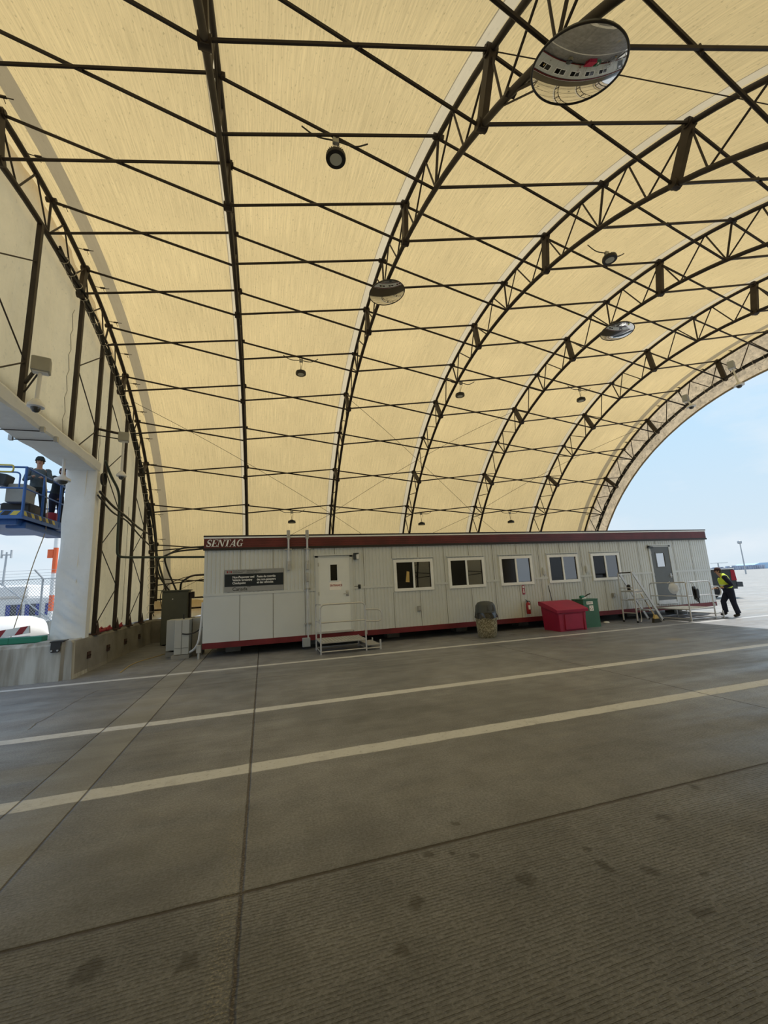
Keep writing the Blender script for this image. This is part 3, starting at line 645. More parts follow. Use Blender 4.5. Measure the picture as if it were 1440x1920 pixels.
MB().prism([(-4.20, 10.385, .80), (-4.03, 10.385, .80), (-4.03, 10.37, .60), (-4.06, 10.37, .575), (-4.18, 10.37, .575), (-4.20, 10.37, .60)], (0, -.015, 0)).box((-4.22, 10.36, .775), (-3.98, 10.62, .80)).build('plate', 'blackt', t)
for x_ in (-4.17, -4.065): MB().tube([(x_, 10.36, .615), (x_, 10.335, .615)], .018, 8).build('bolt', 'galv', t)
for i in range(6):
    x0 = -4.55 + i * 3.5; b = MB(); b.prism([(x0, 16.85, 0), (x0, 16.88, .75), (x0, 16.93, .79), (x0, 17.85, .79), (x0, 17.9, 0)], (3.48, 0, 0))
    tag(b.build('concrete_barrier', 'conc_d', org=None), 'dark concrete barrier along the far wall, ' + ['behind the electrical cabinet', 'behind the trailer entrance door', 'behind the trailer centre left', 'behind the trailer centre right', 'behind the far trailer door', 'at the open end'][i], 'barrier', 'concrete barrier blocks')
for i in range(4):
    x0 = -3.85 + i * 4.92; b = MB(); b.prism([(x0, -1.75, 0), (x0, -1.75, .79), (x0, -.80, .79), (x0, -.75, 0)], (4.9, 0, 0))
    tag(b.build('concrete_barrier', 'conc_d', org=None), 'dark concrete barrier along the near wall, ' + ['gable end', 'centre left', 'centre right', 'open end'][i] + ' block', 'barrier', 'concrete barrier blocks')
for i, (y0, y1) in enumerate(((-.7, 2.1), (2.12, 5.0))):
    tag(MB().box((bx0, y0, 0), (bx1, y1, .79)).build('concrete_barrier', 'conc_d', org=None), 'concrete barrier under the gable wall near side, ' + ['rear', 'front'][i] + ' block', 'barrier', 'concrete barrier blocks')
# crumpled foot of the side cloth and low struts
rows = []
for i in range(90):
    x = -4.0 + i * 0.22; rows.append([(x, 17.42 + .06 * math.sin(x * 6 + j) + .04 * math.sin(x * 13 + j * 2), .80 + .30 * j + .05 * math.sin(x * 5 + j)) for j in range(3)])
tag(MB().grid(rows).build('loose_cloth', 'gable', org=(0, 17.6, .8)), 'crumpled loose foot of the roof cloth behind the grey cabinet', 'cloth')
for z_, w_ in ((1.50, 'upper'), (1.12, 'lower')):
    tag(MB().tube([(-3.9, 17.2, z_), (0.0, 17.2, z_ + .02)], .035, 6).build('low_strut', 'steel', org=(-3.9, 17.2, z_)), 'dark %s horizontal strut low behind the grey cabinet' % w_, 'strut')

# ---------------------------------------------------------------- site office trailer
TY = 11.74; TX0, TX1 = -1.49, 16.5; TD = 3.55
tr = thing('office_trailer', 'long light grey corrugated site office trailer with maroon fascia', 'trailer', (7.5, TY + TD / 2, 0.2))
wins = [(3.73, 4.99), (5.505, 6.765), (7.315, 8.545), (9.145, 10.385), (10.94, 12.175)]; WZ0, WZ1 = 1.405, 2.34
d1 = (1.46, 2.425, 0.41, 2.47); d2 = (13.635, 14.575, 0.47, 2.51)
opens = [(a + .05, c - .05, WZ0 + .05, WZ1 - .05) for a, c in wins] + [(d1[0] + .02, d1[1] - .02, d1[2] + .02, d1[3] - .02), (d2[0] + .02, d2[1] - .02, d2[2] + .02, d2[3] - .02)]
seams = [-0.595, .26, 1.115, 1.97, 2.82, 3.69, 4.53, 5.385, 6.25, 7.10, 7.98, 8.83, 9.69, 10.54, 11.4, 12.25, 13.1, 13.96, 14.81, 15.66]
xp = []      # corrugation profile (x, depth)
x = TX0
while x < TX1 - 0.02:
    w = 0.107
    xp += [(x, 0), (x + w * .55, 0), (x + w * .66, .011), (x + w * .88, .011)]; x += w
xp.append((TX1, 0))
cut = sorted(set([q for o_ in opens for q in o_[:2]]))
def wall_strip(b, x0, y0, x1, y1, zl, zh):
    iv = [(zl, zh)]
    for a, c, e_, f_ in opens:
        if x0 >= a - 1e-5 and x1 <= c + 1e-5:
            nv = []
            for p, q in iv:
                if e_ > p: nv.append((p, min(q, e_)))
                if f_ < q: nv.append((max(p, f_), q))
            iv = [(p, q) for p, q in nv if q > p + 1e-4]
    for p, q in iv: b.add([(x0, TY + y0, p), (x1, TY + y1, p), (x1, TY + y1, q), (x0, TY + y0, q)], [(0, 1, 2, 3)])
def clad(zl, zh, xa, xb, flat):
    b = MB(); pts = [(p, (0 if flat else d)) for p, d in xp if xa - 1e-4 <= p <= xb + 1e-4]
    if not pts or pts[0][0] > xa + 1e-4: pts.insert(0, (xa, 0))
    if pts[-1][0] < xb - 1e-4: pts.append((xb, 0))
    full = []
    for (p0, q0), (p1, q1) in zip(pts, pts[1:]):
        cs = [c for c in cut if p0 + 1e-5 < c < p1 - 1e-5]; seq = [p0] + cs + [p1]
        for u, v in zip(seq, seq[1:]): wall_strip(b, u, q0 + (q1 - q0) * (u - p0) / (p1 - p0), v, q0 + (q1 - q0) * (v - p0) / (p1 - p0), zl, zh)
    return b
ZM = 1.575
b = clad(ZM, 2.80, TX0, TX1, False); b2 = clad(.36, ZM, 1.115, TX1, False); b.add(b2.v, b2.f); b.build('wall_cladding', 'clad', tr)
clad(.36, ZM, TX0, 1.115, True).build('lower_panels', 'clad_flat', tr)
b = MB()
b.box((TX0, TY + .02, .36), (TX0 + .02, TY + TD, 3.05)).box((TX1 - .02, TY + .02, .36), (TX1, TY + TD, 3.05)).box((TX0, TY + TD - .02, .36), (TX1, TY + TD, 3.05))
b.box((TX0, TY + .03, .33), (TX1, TY + TD, .38)); b.build('side_walls', 'clad', tr)
MB().box((TX0 + .03, TY + 1.6, .4), (TX1 - .03, TY + 1.65, 3.0)).build('partition', 'interior', tr)
for a, c in ((TX0 - .01, 1.44), (2.45, 3.70), (5.02, 5.48), (6.80, 7.29), (8.57, 9.12), (10.41, 10.91), (12.2, 13.6), (14.62, TX1)):
    MB().box((a, TY - .012, ZM - .03), (c, TY + .006, ZM + .035)).build('mid_rail', 'clad', tr)
for s_ in seams:
    zt = 2.72
    for z0, z1 in ((.37, ZM - .03), (ZM + .035, 2.78)):
        mid_ = (z0 + z1) / 2
        if any(a - .06 < s_ < c + .06 for a, c in wins): 
            z0, z1 = (z0, min(z1, WZ0 - .02)) if z1 < 2 else (WZ1 + .05, z1)
        if any(a - .05 < s_ < c + .05 for a, c in ((d1[0], d1[1]), (d2[0], d2[1]))):
            if z1 < 2: continue
            z0 = 2.56
        MB().box((s_ - .005, TY - .006, z0), (s_ + .005, TY - .001, z1)).build('panel_seam', 'seamink', tr)
# fascia, roof edge, skirt rail
b = MB(); b.box((TX0 - .02, TY - .05, 2.79), (TX1 + .02, TY + .02, 3.055), bev=.008)
for z_ in (2.855, 2.92, 2.985): b.box((TX0 - .02, TY - .056, z_ - .004), (TX1 + .02, TY - .05, z_ + .004))
b.build('fascia', 'maroon', tr)
MB().box((TX0 - .03, TY - .065, 2.742), (TX1 + .03, TY + .02, 2.80)).build('drip_edge', 'blackt', tr)
MB().box((TX0 - .03, TY - .06, 3.055), (TX1 + .03, TY + .02, 3.10)).build('gutter_lip', 'trimw', tr)
MB().box((TX0 - .03, TY - .07, 3.10), (TX1 + .03, TY + TD + .03, 3.135)).build('roof', 'blackt', tr)
MB().box((TX0, TY - .01, .225), (TX1, TY + .10, .37)).box((TX0, TY + TD - .1, .2), (TX1, TY + TD, .37)).build('skirt_rail', 'red_skirt', tr)
for i in range(8):
    x_ = -1.0 + i * 2.35; MB().box((x_, TY + .9, 0), (x_ + .4, TY + 1.3, .34)).build('support_pier', 'conc_d', tr); MB().box((x_, TY + 2.6, 0), (x_ + .4, TY + 3.0, .34)).build('support_pier', 'conc_d', tr)
# windows
for i, (a, c) in enumerate(wins):
    fr = MB(); f = .085
    for q in (((a, TY - .035, WZ0), (c, TY + .03, WZ0 + f)), ((a, TY - .035, WZ1 - f), (c, TY + .03, WZ1)), ((a, TY - .035, WZ0 + f), (a + f, TY + .03, WZ1 - f)), ((c - f, TY - .035, WZ0 + f), (c, TY + .03, WZ1 - f))): fr.box(*q)
    m_ = (a + c) / 2; fr.box((m_ - .028, TY - .022, WZ0 + f), (m_ + .028, TY + .03, WZ1 - f))
    w = fr.build('window', 'trimw', tr)
    MB().box((a + f, TY + .004, WZ0 + f), (m_ - .028, TY + .009, WZ1 - f)).build('pane', 'screen', w)
    MB().box((m_ + .028, TY - .004, WZ0 + f), (c - f, TY + .001, WZ1 - f)).build('pane', 'pane', w)
    MB().box((c - f - .03, TY - .012, WZ0 + f), (c - f, TY - .004, WZ1 - f)).build('sash_stile', 'blackt', w)
    MB().box((a - .03, TY - .05, WZ1 + .035), (c + .03, TY + .01, WZ1 + .06)).build('drip_cap', 'clad', w)
# doors
def door(d, m, vis, hm, lab, gl, side):
    x0, x1, z0, z1 = d; f = MB()
    f.box((x0 - .05, TY - .03, z0 - .0), (x0 + .03, TY + .03, z1 + .04)).box((x1 - .03, TY - .03, z0), (x1 + .05, TY + .03, z1 + .04)).box((x0 - .05, TY - .03, z1), (x1 + .05, TY + .03, z1 + .04))
    dr = f.build('door', 'clad', tr); dr['label'] = lab
    vx0, vx1, vz0, vz1 = vis; b = MB()
    b.box((x0 + .03, TY - .015, z0 + .02), (vx0, TY + .02, z1)).box((vx1, TY - .015, z0 + .02), (x1 - .03, TY + .02, z1)).box((vx0, TY - .015, z0 + .02), (vx1, TY + .02, vz0)).box((vx0, TY - .015, vz1), (vx1, TY + .02, z1))
    b.build('door_leaf', m, dr)
    MB().box((vx0, TY - .004, vz0), (vx1, TY + .002, vz1)).build('door_glass', gl, dr)
    b = MB()
    for q in (((vx0 - .04, TY - .025, vz0 - .04), (vx1 + .04, TY - .013, vz0)), ((vx0 - .04, TY - .025, vz1), (vx1 + .04, TY - .013, vz1 + .04)), ((vx0 - .04, TY - .025, vz0), (vx0, TY - .013, vz1)), ((vx1, TY - .025, vz0), (vx1 + .04, TY - .013, vz1))): b.box(*q)
    b.build('glass_trim', m, dr)
    hx = x1 - .12; MB().box((hx - .04, TY - .03, 1.36), (hx + .04, TY - .014, 1.52), bev=.006).tube([(hx, TY - .03, 1.43), (hx, TY - .075, 1.43), (hx - .12, TY - .075, 1.43)], .012, 8).build('handle', hm, dr)
    MB().box((x0 - .08, TY - .07, z1 + .05), (x1 + .08, TY + .01, z1 + .085)).build('drip_cap', 'clad', dr)
    MB().box((x0, TY - .05, z0 - .03), (x1, TY + .01, z0 + .025)).build('threshold', 'alu', dr)
    for z_ in (z0 + .25, z0 + 1.0, z1 - .25): MB().box((x0 + .02, TY - .035, z_), (x0 + .045, TY - .012, z_ + .1)).build('hinge', 'galv', dr)
    return dr
door(d1, 'doorw', (1.835, 2.03, 1.81, 2.26), 'galv', 'white door with a narrow dark window', 'screen', 1)
dd = door(d2, 'doorg', (13.90, 14.29, 1.78, 2.27), 'galv', 'dark grey door with a square bright window', 'blue_pane', 1)
MB().box((d2[0] - .12, TY - .10, 2.46), (d2[0] + .10, TY - .03, 2.52)).build('door_closer', 'charcoal', dd)
MB().box((d2[0] + .05, TY - .022, .49), (d2[1] - .05, TY - .014, .58)).build('kick_plate', 'alu', dd)
# jack leg at trailer corner
t = thing('corner_jack', 'grey metal junction and pipe leg at the left front trailer corner', 'jack', (-1.56, 11.72, 0))
MB().box((-1.62, 11.68, .15), (-1.51, 11.78, .34), bev=.006).build('box', 'galv', t); MB().tube([(-1.565, 11.73, 0), (-1.565, 11.73, .15)], .03, 10).build('pipe', 'galv', t)
# SENTAG lettering (slab/serif italics)
def serif(word, h, x, z, y):
    st, th, sf = .20, .075, .06; W_ = {'S': .62, 'E': .70, 'N': .84, 'T': .70, 'A': .80, 'G': .80}
    b = MB(); cx = x; sh = .24
    def R(x0, z0, x1, z1): b.prism([(cx + (x0 + z0 * sh) * h, y, z + z0 * h), (cx + (x1 + z0 * sh) * h, y, z + z0 * h), (cx + (x1 + z1 * sh) * h, y, z + z1 * h), (cx + (x0 + z1 * sh) * h, y, z + z1 * h)], (0, -.004, 0))
    def Q(*p): b.prism([(cx + (u + v * sh) * h, y, z + v * h) for u, v in p], (0, -.004, 0))
    def C(pts, ws):
        for i in range(len(pts) - 1):
            (u0, v0), (u1, v1) = pts[i], pts[i+1]; d = Vector((u1 - u0, v1 - v0)); n = Vector((-d.y, d.x)).normalized(); a, c = ws[i] / 2, ws[i+1] / 2
            Q((u0 - n.x * a, v0 - n.y * a), (u1 - n.x * c, v1 - n.y * c), (u1 + n.x * c, v1 + n.y * c), (u0 + n.x * a, v0 + n.y * a))
    for ch in word:
        w = W_[ch]
        if ch == 'E': R(.08, 0, .08 + st, 1); R(0, 0, w, sf); R(0, 1 - sf, w, 1); R(.2, .47, .5, .53); R(w - .06, 0, w, .25); R(w - .06, .75, w, 1); R(.45, .38, .5, .62)
        if ch == 'N': R(.08, 0, .08 + th, 1); R(w - .14, 0, w - .14 + th, 1); Q((.06, 1), (.27, 1), (w - .065, 0), (w - .20, 0)); R(0, 0, .24, sf); R(0, 1 - sf, .2, 1); R(w - .24, 1 - sf, w, 1)
        if ch == 'T': R(w/2 - st/2, 0, w/2 + st/2, 1); R(0, 1 - sf, w, 1); R(0, .74, .06, 1); R(w - .06, .74, w, 1); R(w/2 - .2, 0, w/2 + .2, sf)
        if ch == 'A': Q((.02, 0), (.10, 0), (.47, 1), (.39, 1)); Q((.50, 0), (.72, 0), (.50, 1), (.36, 1)); R(.18, .28, .6, .35); R(-.06, 0, .2, sf); R(.42, 0, w, sf)
        if ch == 'S':
            pts = [(.31 + .22 * math.cos(t_), .75 + .21 * math.sin(t_)) for t_ in [math.radians(20 + q * 22) for q in range(11)]] + [(.31 + .22 * math.cos(t_), .26 + .21 * math.sin(t_)) for t_ in [math.radians(75 - q * 22) for q in range(13)]]
            C(pts, [.07 + .13 * math.exp(-((i - 11) / 5.0) ** 2) for i in range(len(pts))]); R(.50, .68, .55, .98); R(.04, .02, .09, .32)
        if ch == 'G':
            pts = [(.40 + .30 * math.cos(t_), .5 + .46 * math.sin(t_)) for t_ in [math.radians(40 + q * 20) for q in range(15)]]
            C(pts, [.06 + .15 * math.exp(-((i - 7) / 3.2) ** 2) for i in range(len(pts))]); R(.56, .04, .72, .42); R(.46, .38, .82, .43); R(.62, .66, .67, .97)
        cx += (w + .04) * h
    return b
MB_ = serif('SENTAG', .195, -1.46, 2.832, TY - .058); MB_.build('lettering', 'white_ink', tr)['label'] = 'white italic serif letters SENTAG'
# ---------------------------------------------------------------- things fixed to the trailer wall
t = thing('sign_board', 'grey and black bilingual checkpoint sign with a Canada wordmark on the trailer', 'sign', (-.23, TY - .02, 1.63))
MB().box((-.98, TY - .022, 1.625), (.53, TY - .004, 2.215)).build('board', 'sign_grey', t)
MB().box((-.98, TY - .025, 1.765), (.53, TY - .0221, 2.095)).build('dark_band', 'sign_dark', t)
yt = TY - .0265
text('english_text', 'Non-Passenger and\nVehicle Screening\nCheckpoint', .082, (-.785, yt, 1.985), 'white_ink', t, bold=.0015, sx=.86)
text('french_text', 'Poste de contrôle\ndes non-passagers\net des véhicules', .082, (-.165, yt, 1.985), 'white_ink', t, bold=.0015, sx=.82)
text('authority_text', 'Canadian Air Transport\nSecurity Authority', .044, (-.775, yt + .003, 2.165), 'ink', t, sx=.74)
text('authority_text', 'Administration canadienne de la\nsûreté du transport aérien', .044, (-.43, yt + .003, 2.165), 'ink', t, sx=.66)
text('wordmark', 'Canada', .13, (-.785, yt + .003, 1.655), 'ink', t, bold=.001, sx=.98)
b = MB(); b.box((-.40, yt, 1.738), (-.385, yt + .003, 1.762)).box((-.345, yt, 1.738), (-.33, yt + .003, 1.762)).box((-.375, yt, 1.744), (-.355, yt + .003, 1.757)); b.build('wordmark_flag', 'ink', t)
b = MB(); b.box((-.93, yt, 2.13), (-.90, yt + .003, 2.18)).box((-.835, yt, 2.13), (-.805, yt + .003, 2.18))
leaf = [(0, .018), (.006, .008), (.014, .012), (.012, .002), (.019, -.004), (.006, -.009), (.002, -.010), (.002, -.019), (-.002, -.019), (-.002, -.010), (-.006, -.009), (-.019, -.004), (-.012, .002), (-.014, .012), (-.006, .008)]
b.prism([(-.8675 + u, yt + .003, 2.156 + v) for u, v in leaf], (0, -.003, 0)); b.build('flag_symbol', 'red_ink', t)
t = thing('door_notice', 'white paper ENTRANCE notice on the white door', 'sign', (1.97, TY - .02, 1.54))
MB().box((1.80, TY - .0175, 1.545), (2.135, TY - .0155, 1.785)).build('sheet', 'paper', t); text('entrance_text', 'ENTRANCE', .082, (1.815, TY - .019, 1.645), 'red_ink', t, bold=.002, sx=.82)
t = thing('wall_lamp', 'small wall lamp with a pale lens right of the white door', 'lamp', (2.59, TY, 2.38))
MB().box((2.52, TY - .11, 2.385), (2.60, TY + .0, 2.56), bev=.008).box((2.52, TY - .13, 2.55), (2.66, TY, 2.57)).build('housing', 'charcoal', t); MB().box((2.585, TY - .12, 2.39), (2.665, TY - .03, 2.53), bev=.01).build('lens', 'domew', t)
tag(MB().box((2.63, TY - .04, 1.545), (2.70, TY + .0, 1.665), bev=.006).tube([(2.63, TY - .01, 1.61), (2.52, TY - .01, 1.61)], .008, 6).build('card_reader', 'black', org=(2.66, TY, 1.6)), 'small black card reader beside the white door', 'reader')
def outlet(x, z, lab, m='boxgrey', w=.12, h=.15):
    t = thing('outlet_box', lab, 'outlet', (x, TY, z), 'weatherproof outlet boxes'); MB().box((x - w/2, TY - .05, z - h/2), (x + w/2, TY, z + h/2), bev=.006).build('box', m, t)
    MB().box((x - w*.3, TY - .062, z - h*.33), (x + w*.3, TY - .05, z + h*.33), bev=.004).build('cover', 'galv' if m == 'boxgrey' else m, t)
outlet(4.46, .875, 'grey outlet box low on the wall under the first window'); outlet(11.70, .875, 'grey outlet box low on the wall beside the step ladder')
outlet(8.98, 1.81, 'pale box on the wall left of the fourth window', 'clad', .10, .24); outlet(10.72, 1.81, 'pale box on the wall left of the fifth window', 'clad', .10, .24)
def lb(b, x, z, up, y=TY):   # conduit body
    b.box((x - .045, y - .11, z - (0 if up else .26)), (x + .045, y - .03, z + (.26 if up else 0)), bev=.012)
for x_, nm in ((.675, 'left'), (1.19, 'right')):
    t = thing('roof_conduit', 'short grey vertical conduit over the trailer fascia, %s of two' % nm, 'conduit', (x_, TY - .07, 2.13), 'conduits over the fascia')
    MB().tube([(x_, TY - .085, 2.30), (x_, TY - .085, 3.05)], .028, 10).build('pipe', 'alu', t); b = MB(); lb(b, x_, 2.40, False); b.build('conduit_body', 'galv', t); b = MB(); lb(b, x_, 3.0, True); b.build('conduit_body', 'galv', t)
    MB().box((x_ - .09, TY - .065, 2.71), (x_ + .09, TY - .055, 2.74)).tube([(x_, TY - .085, 2.70), (x_, TY - .085, 2.75)], .036, 10).build('clamp', 'galv', t)
t = thing('wall_conduit', 'tall grey conduit running down to a box left of the white door', 'conduit', (1.18, TY - .06, .07))
MB().tube([(1.18, TY - .07, .30), (1.18, TY - .07, 1.9)], .022, 10).build('pipe', 'alu', t); b = MB(); lb(b, 1.18, 2.06, False); b.build('conduit_body', 'galv', t)
for z_ in (1.62, .68): MB().box((1.09, TY - .05, z_ - .02), (1.27, TY - .0, z_ + .02)).tube([(1.18, TY - .07, z_ - .025), (1.18, TY - .07, z_ + .025)], .03, 10).build('clamp', 'galv', t)
MB().box((1.02, TY - .13, .075), (1.23, TY - .015, .31), bev=.008).box((1.06, TY - .135, .09), (1.10, TY - .13, .11)).build('junction_box', 'tankg', t)
t = thing('fire_extinguisher', 'red fire extinguisher hung under the third window', 'fire extinguisher', (8.17, TY - .09, .50))
MB().lathe((8.17, TY - .09, .48), [(.0, 0), (.062, .0), (.068, .015), (.068, .30), (.05, .345), (.022, .36), (.02, .38)], 18).build('cylinder', 'extred', t)
MB().box((8.14, TY - .12, .86), (8.22, TY - .07, .885)).bar((8.15, TY - .1, .885), (8.07, TY - .12, .93), .02, .012).bar((8.15, TY - .1, .87), (8.08, TY - .12, .885), .02, .01).build('valve_handle', 'steel', t)
MB().tube(rounded([(8.2, TY - .09, .87), (8.25, TY - .09, .86), (8.245, TY - .1, .6)], .04), .011, 8).build('hose', 'black', t); MB().box((8.13, TY - .165, .62), (8.20, TY - .155, .75)).build('label_plate', 'paper', t)
MB().box((8.14, TY - .03, .55), (8.20, TY + .0, .9)).build('bracket', 'galv', t)
t = thing('arrow_sign', 'small red sign with a white arrow above the extinguisher', 'sign', (8.115, TY, 1.09))
MB().box((8.07, TY - .012, 1.09), (8.165, TY - .004, 1.385)).build('plate', 'redbin', t)
MB().prism([(8.105, TY - .012, 1.27), (8.105, TY - .012, 1.18), (8.085, TY - .012, 1.18), (8.1175, TY - .012, 1.115), (8.15, TY - .012, 1.18), (8.13, TY - .012, 1.18), (8.13, TY - .012, 1.27)], (0, -.003, 0)).box((8.09, TY - .015, 1.30), (8.145, TY - .012, 1.36)).build('arrow', 'white_ink', t)
tag(MB().prism([(4.09, TY - .006, 1.67), (4.21, TY - .006, 1.66), (4.22, TY - .006, 1.97), (4.14, TY - .006, 1.99)], (0, -.003, 0)).build('window_notice', 'tape', org=(4.15, TY, 1.7)), 'yellowed paper taped inside the left pane of the first window', 'notice')

# ---------------------------------------------------------------- access steps
def steps(x0, x1, y0, y1, zp, zt, zm, lab, hx):
    t = thing('access_steps', lab, 'steps', (x0, y0, 0), 'metal access steps'); r = .021
    MB().tube(rounded([(x0, y0, 0), (x0, y0, zt), (x1, y0, zt), (x1, y0, 0)], .13), r, 8).build('front_rail', 'alu', t)
    MB().tube([(x0, y0, zm), (x1, y0, zm)], r * .85, 8).build('mid_rail', 'alu', t)
    MB().tube(rounded([(x0, y1, 0), (x0, y1, zt), (x0, y0 + .0, zt)], .13), r, 8).tube([(x0, y1, zm), (x0, y0, zm)], r * .85, 8).build('side_rail', 'alu', t)
    MB().tube(rounded([(x1, y0, zm + .26), (hx, y0, zm + .24), (hx, y0, zm - .06), (x1, y0, zm - .03)], .14), r * .85, 8).build('handle_loop', 'alu', t)
    b = MB(); b.box((x0 - .01, y0 - .01, zp - .045), (x1 + .01, y1, zp - .005), bev=.005)
    b.build('platform', 'galv', t)
    b = MB()
    for i in range(14): xx = x0 + .04 + (x1 - x0 - .08) * i / 13; b.box((xx - .012, y0 + .02, zp - .005), (xx + .012, y1 - .02, zp + .001))
    b.build('tread_strips', 'boxgrey', t)
    for x_, y_ in ((x1, y1),): MB().tube([(x_, y_, 0), (x_, y_, zp)], r, 8).build('leg', 'alu', t)
    MB().tube([(x0, y0, .06), (x1, y0, .06)], .016, 6).tube([(x0, y1, .06), (x1, y1, .06)], .016, 6).tube([(x0, y0, .06), (x0, y1, .06)], .016, 6).tube([(x1, y0, .06), (x1, y1, .06)], .016, 6).build('base_frame', 'alu', t)
    MB().box((x1 + .03, y0 + .02, zp * .48 - .03), (x1 + .36, y1 - .05, zp * .48), bev=.005).build('lower_tread', 'galv', t)
    MB().tube([(x1 + .38, y0 + .02, 0), (x1 + .38, y0 + .02, .24)], .024, 8).tube([(x1 + .38, y1 - .06, 0), (x1 + .38, y1 - .06, .2)], .02, 8).tube([(x1, y0 + .02, .05), (x1 + .38, y0 + .02, .05)], .014, 6).tube([(x1, y1 - .06, .05), (x1 + .38, y1 - .06, .05)], .014, 6).build('step_frame', 'alu', t)
    MB().box((x1 - .03, y0 - .035, .40), (x1 + .03, y0 - .018, .50)).build('rail_clamp', 'galv', t)
    return t
steps(1.37, 2.52, 10.54, 11.46, .30, 1.20, .76, 'metal access steps with tube rails in front of the white entrance door', 2.96)
steps(13.10, 14.17, 10.18, 11.50, .38, 1.22, .78, 'metal access steps with tube rails in front of the grey door', 14.60)
t = thing('plastic_bag', 'crumpled white plastic bag tied on the far steps rail', 'bag', (13.1, 10.9, .8))
b = MB(); c = Vector((13.12, 10.62, 1.03)); rows = []
for i in range(13):
    th = PI * i / 12; rows.append([c + Vector((.11 * math.sin(th) * math.cos(p) * (1 + .18 * math.sin(3*p + i)), .17 * math.sin(th) * math.sin(p) * (1 + .12 * math.sin(4*p + 2*i)), .19 * math.cos(th))) for p in [2 * PI * k / 16 for k in range(17)]])
b.grid(rows).build('bag', 'bagw', t); MB().tube([(13.12, 10.7, 1.18), (13.1, 10.72, 1.25), (13.08, 10.78, 1.2)], .014, 6).build('knot', 'whitep', t)
t = thing('hung_gloves', 'black gloves hanging from the front rail of the far steps', 'gloves', (13.3, 10.12, .6))
for dx, z0 in ((0, .78), (.05, .70)):
    MB().box((13.28 + dx, 10.10 - dx, z0), (13.42 + dx, 10.15 - dx, z0 + .30), bev=.02).box((13.30 + dx, 10.11 - dx, z0 - .12), (13.33 + dx, 10.14 - dx, z0 + .05), bev=.01).box((13.35 + dx, 10.11 - dx, z0 - .16), (13.39 + dx, 10.14 - dx, z0 + .05), bev=.01).build('glove', 'black', t)
MB().tube([(13.33, 10.13, 1.05), (13.30, 10.16, 1.22), (13.36, 10.16, 1.23), (13.38, 10.12, 1.05)], .008, 6).build('strap', 'galv', t)
# rolling step ladder
t = thing('step_ladder', 'tall aluminium step ladder standing against the trailer wall', 'ladder', (12.1, 11.15, 0)); y0, y1 = 10.88, 11.42
for y_ in (y0, y1):
    MB().tube([(11.68, y_, .04), (11.72, y_, 1.63)], .024, 8).build('back_leg', 'alu', t); MB().lathe((11.68, y_, 0), [(.03, 0), (.035, .02), (.03, .06)], 10).build('foot', 'black', t)
    MB().bar((11.76, y_, 1.63), (12.74, y_, .02), .035, .075, up=(1, 0, .6)).build('side_rail', 'alu', t)
    MB().lathe((12.75, y_, 0), [(.03, 0), (.04, .02), (.03, .05)], 10).build('foot', 'black', t)
    MB().tube([(11.72, y_, 1.61), (11.77, y_, 1.63)], .02, 6).build('top_joint', 'alu', t)
MB().tube([(11.72, y0, 1.62), (11.72, y1, 1.62)], .02, 8).build('top_rail', 'steel', t)
for z_, x0_, x1_ in ((1.02, 11.70, 12.08), (.74, 11.98, 12.32), (.38, 12.22, 12.54)): MB().box((x0_, y0, z_ - .04), (x1_, y1, z_), bev=.006).build('tread', 'galv', t)
for z_, in ((1.12,), (.72,), (.30,)): MB().tube([(11.70, y0, z_), (11.70, y1, z_)], .016, 6).tube([(11.70, y0, z_ - .15 if z_ > .5 else z_), (11.70, y0 + .12, z_)], .012, 6).build('cross_bar', 'alu', t)
MB().tube([(11.7, y0, .72), (12.3, y0, .74)], .013, 6).tube([(11.7, y1, .72), (12.3, y1, .74)], .013, 6).build('cross_bar', 'alu', t)
tag(MB().lathe((11.86, 11.2, 1.022), [(.05, 0), (.055, .01), (.055, .17), (.03, .20)], 14).build('black_flask', 'black', org=(11.86, 11.2, 1.02)), 'small black canister standing on the ladder top step', 'canister')
b = MB(); rows = []
for i in range(9): rows.append([(11.78 + .34 * i / 8, 10.90 + .3 * j / 5, 1.03 + .015 * math.sin(i * 2 + j) - (.10 if j == 0 else 0)) for j in range(6)])
tag(b.grid(rows).build('white_rag', 'paper', org=(11.9, 11, 1.02)), 'white rag hanging over the ladder top step', 'rag')
tag(MB().tube(rounded([(11.92, 10.95, .70), (11.93, 10.95, .10), (11.86, 10.9, .03), (11.8, 10.88, .03)], .06), .010, 6).build('dangling_string', 'whitep', org=(11.9, 10.95, .03)), 'white cord dangling under the ladder to the ground', 'string')
t = thing('push_broom', 'yellow broom with dark bristles leaning beside the ladder foot', 'broom', (12.07, 10.6, 0))
MB().tube([(12.13, 10.62, .20), (12.40, 11.30, .95)], .013, 8).build('handle', 'wood', t); MB().prism([(12.03, 10.56, .12), (12.23, 10.56, .12), (12.17, 10.58, .24), (12.09, 10.58, .24)], (0, .06, 0)).build('head', 'tape', t)
MB().prism([(11.97, 10.53, .0), (12.29, 10.53, .0), (12.23, 10.57, .13), (12.03, 10.57, .13)], (0, .09, 0)).build('bristles', 'straw', t)
tag(MB().lathe((11.02, 11.5, 0), [(.0, .0), (.09, .0), (.10, .015), (.07, .05), (0, .06)], 18).build('bucket_cover', 'whitep', org=(11.02, 11.5, 0)), 'round white lid lying on the ground beside the green bin', 'lid')
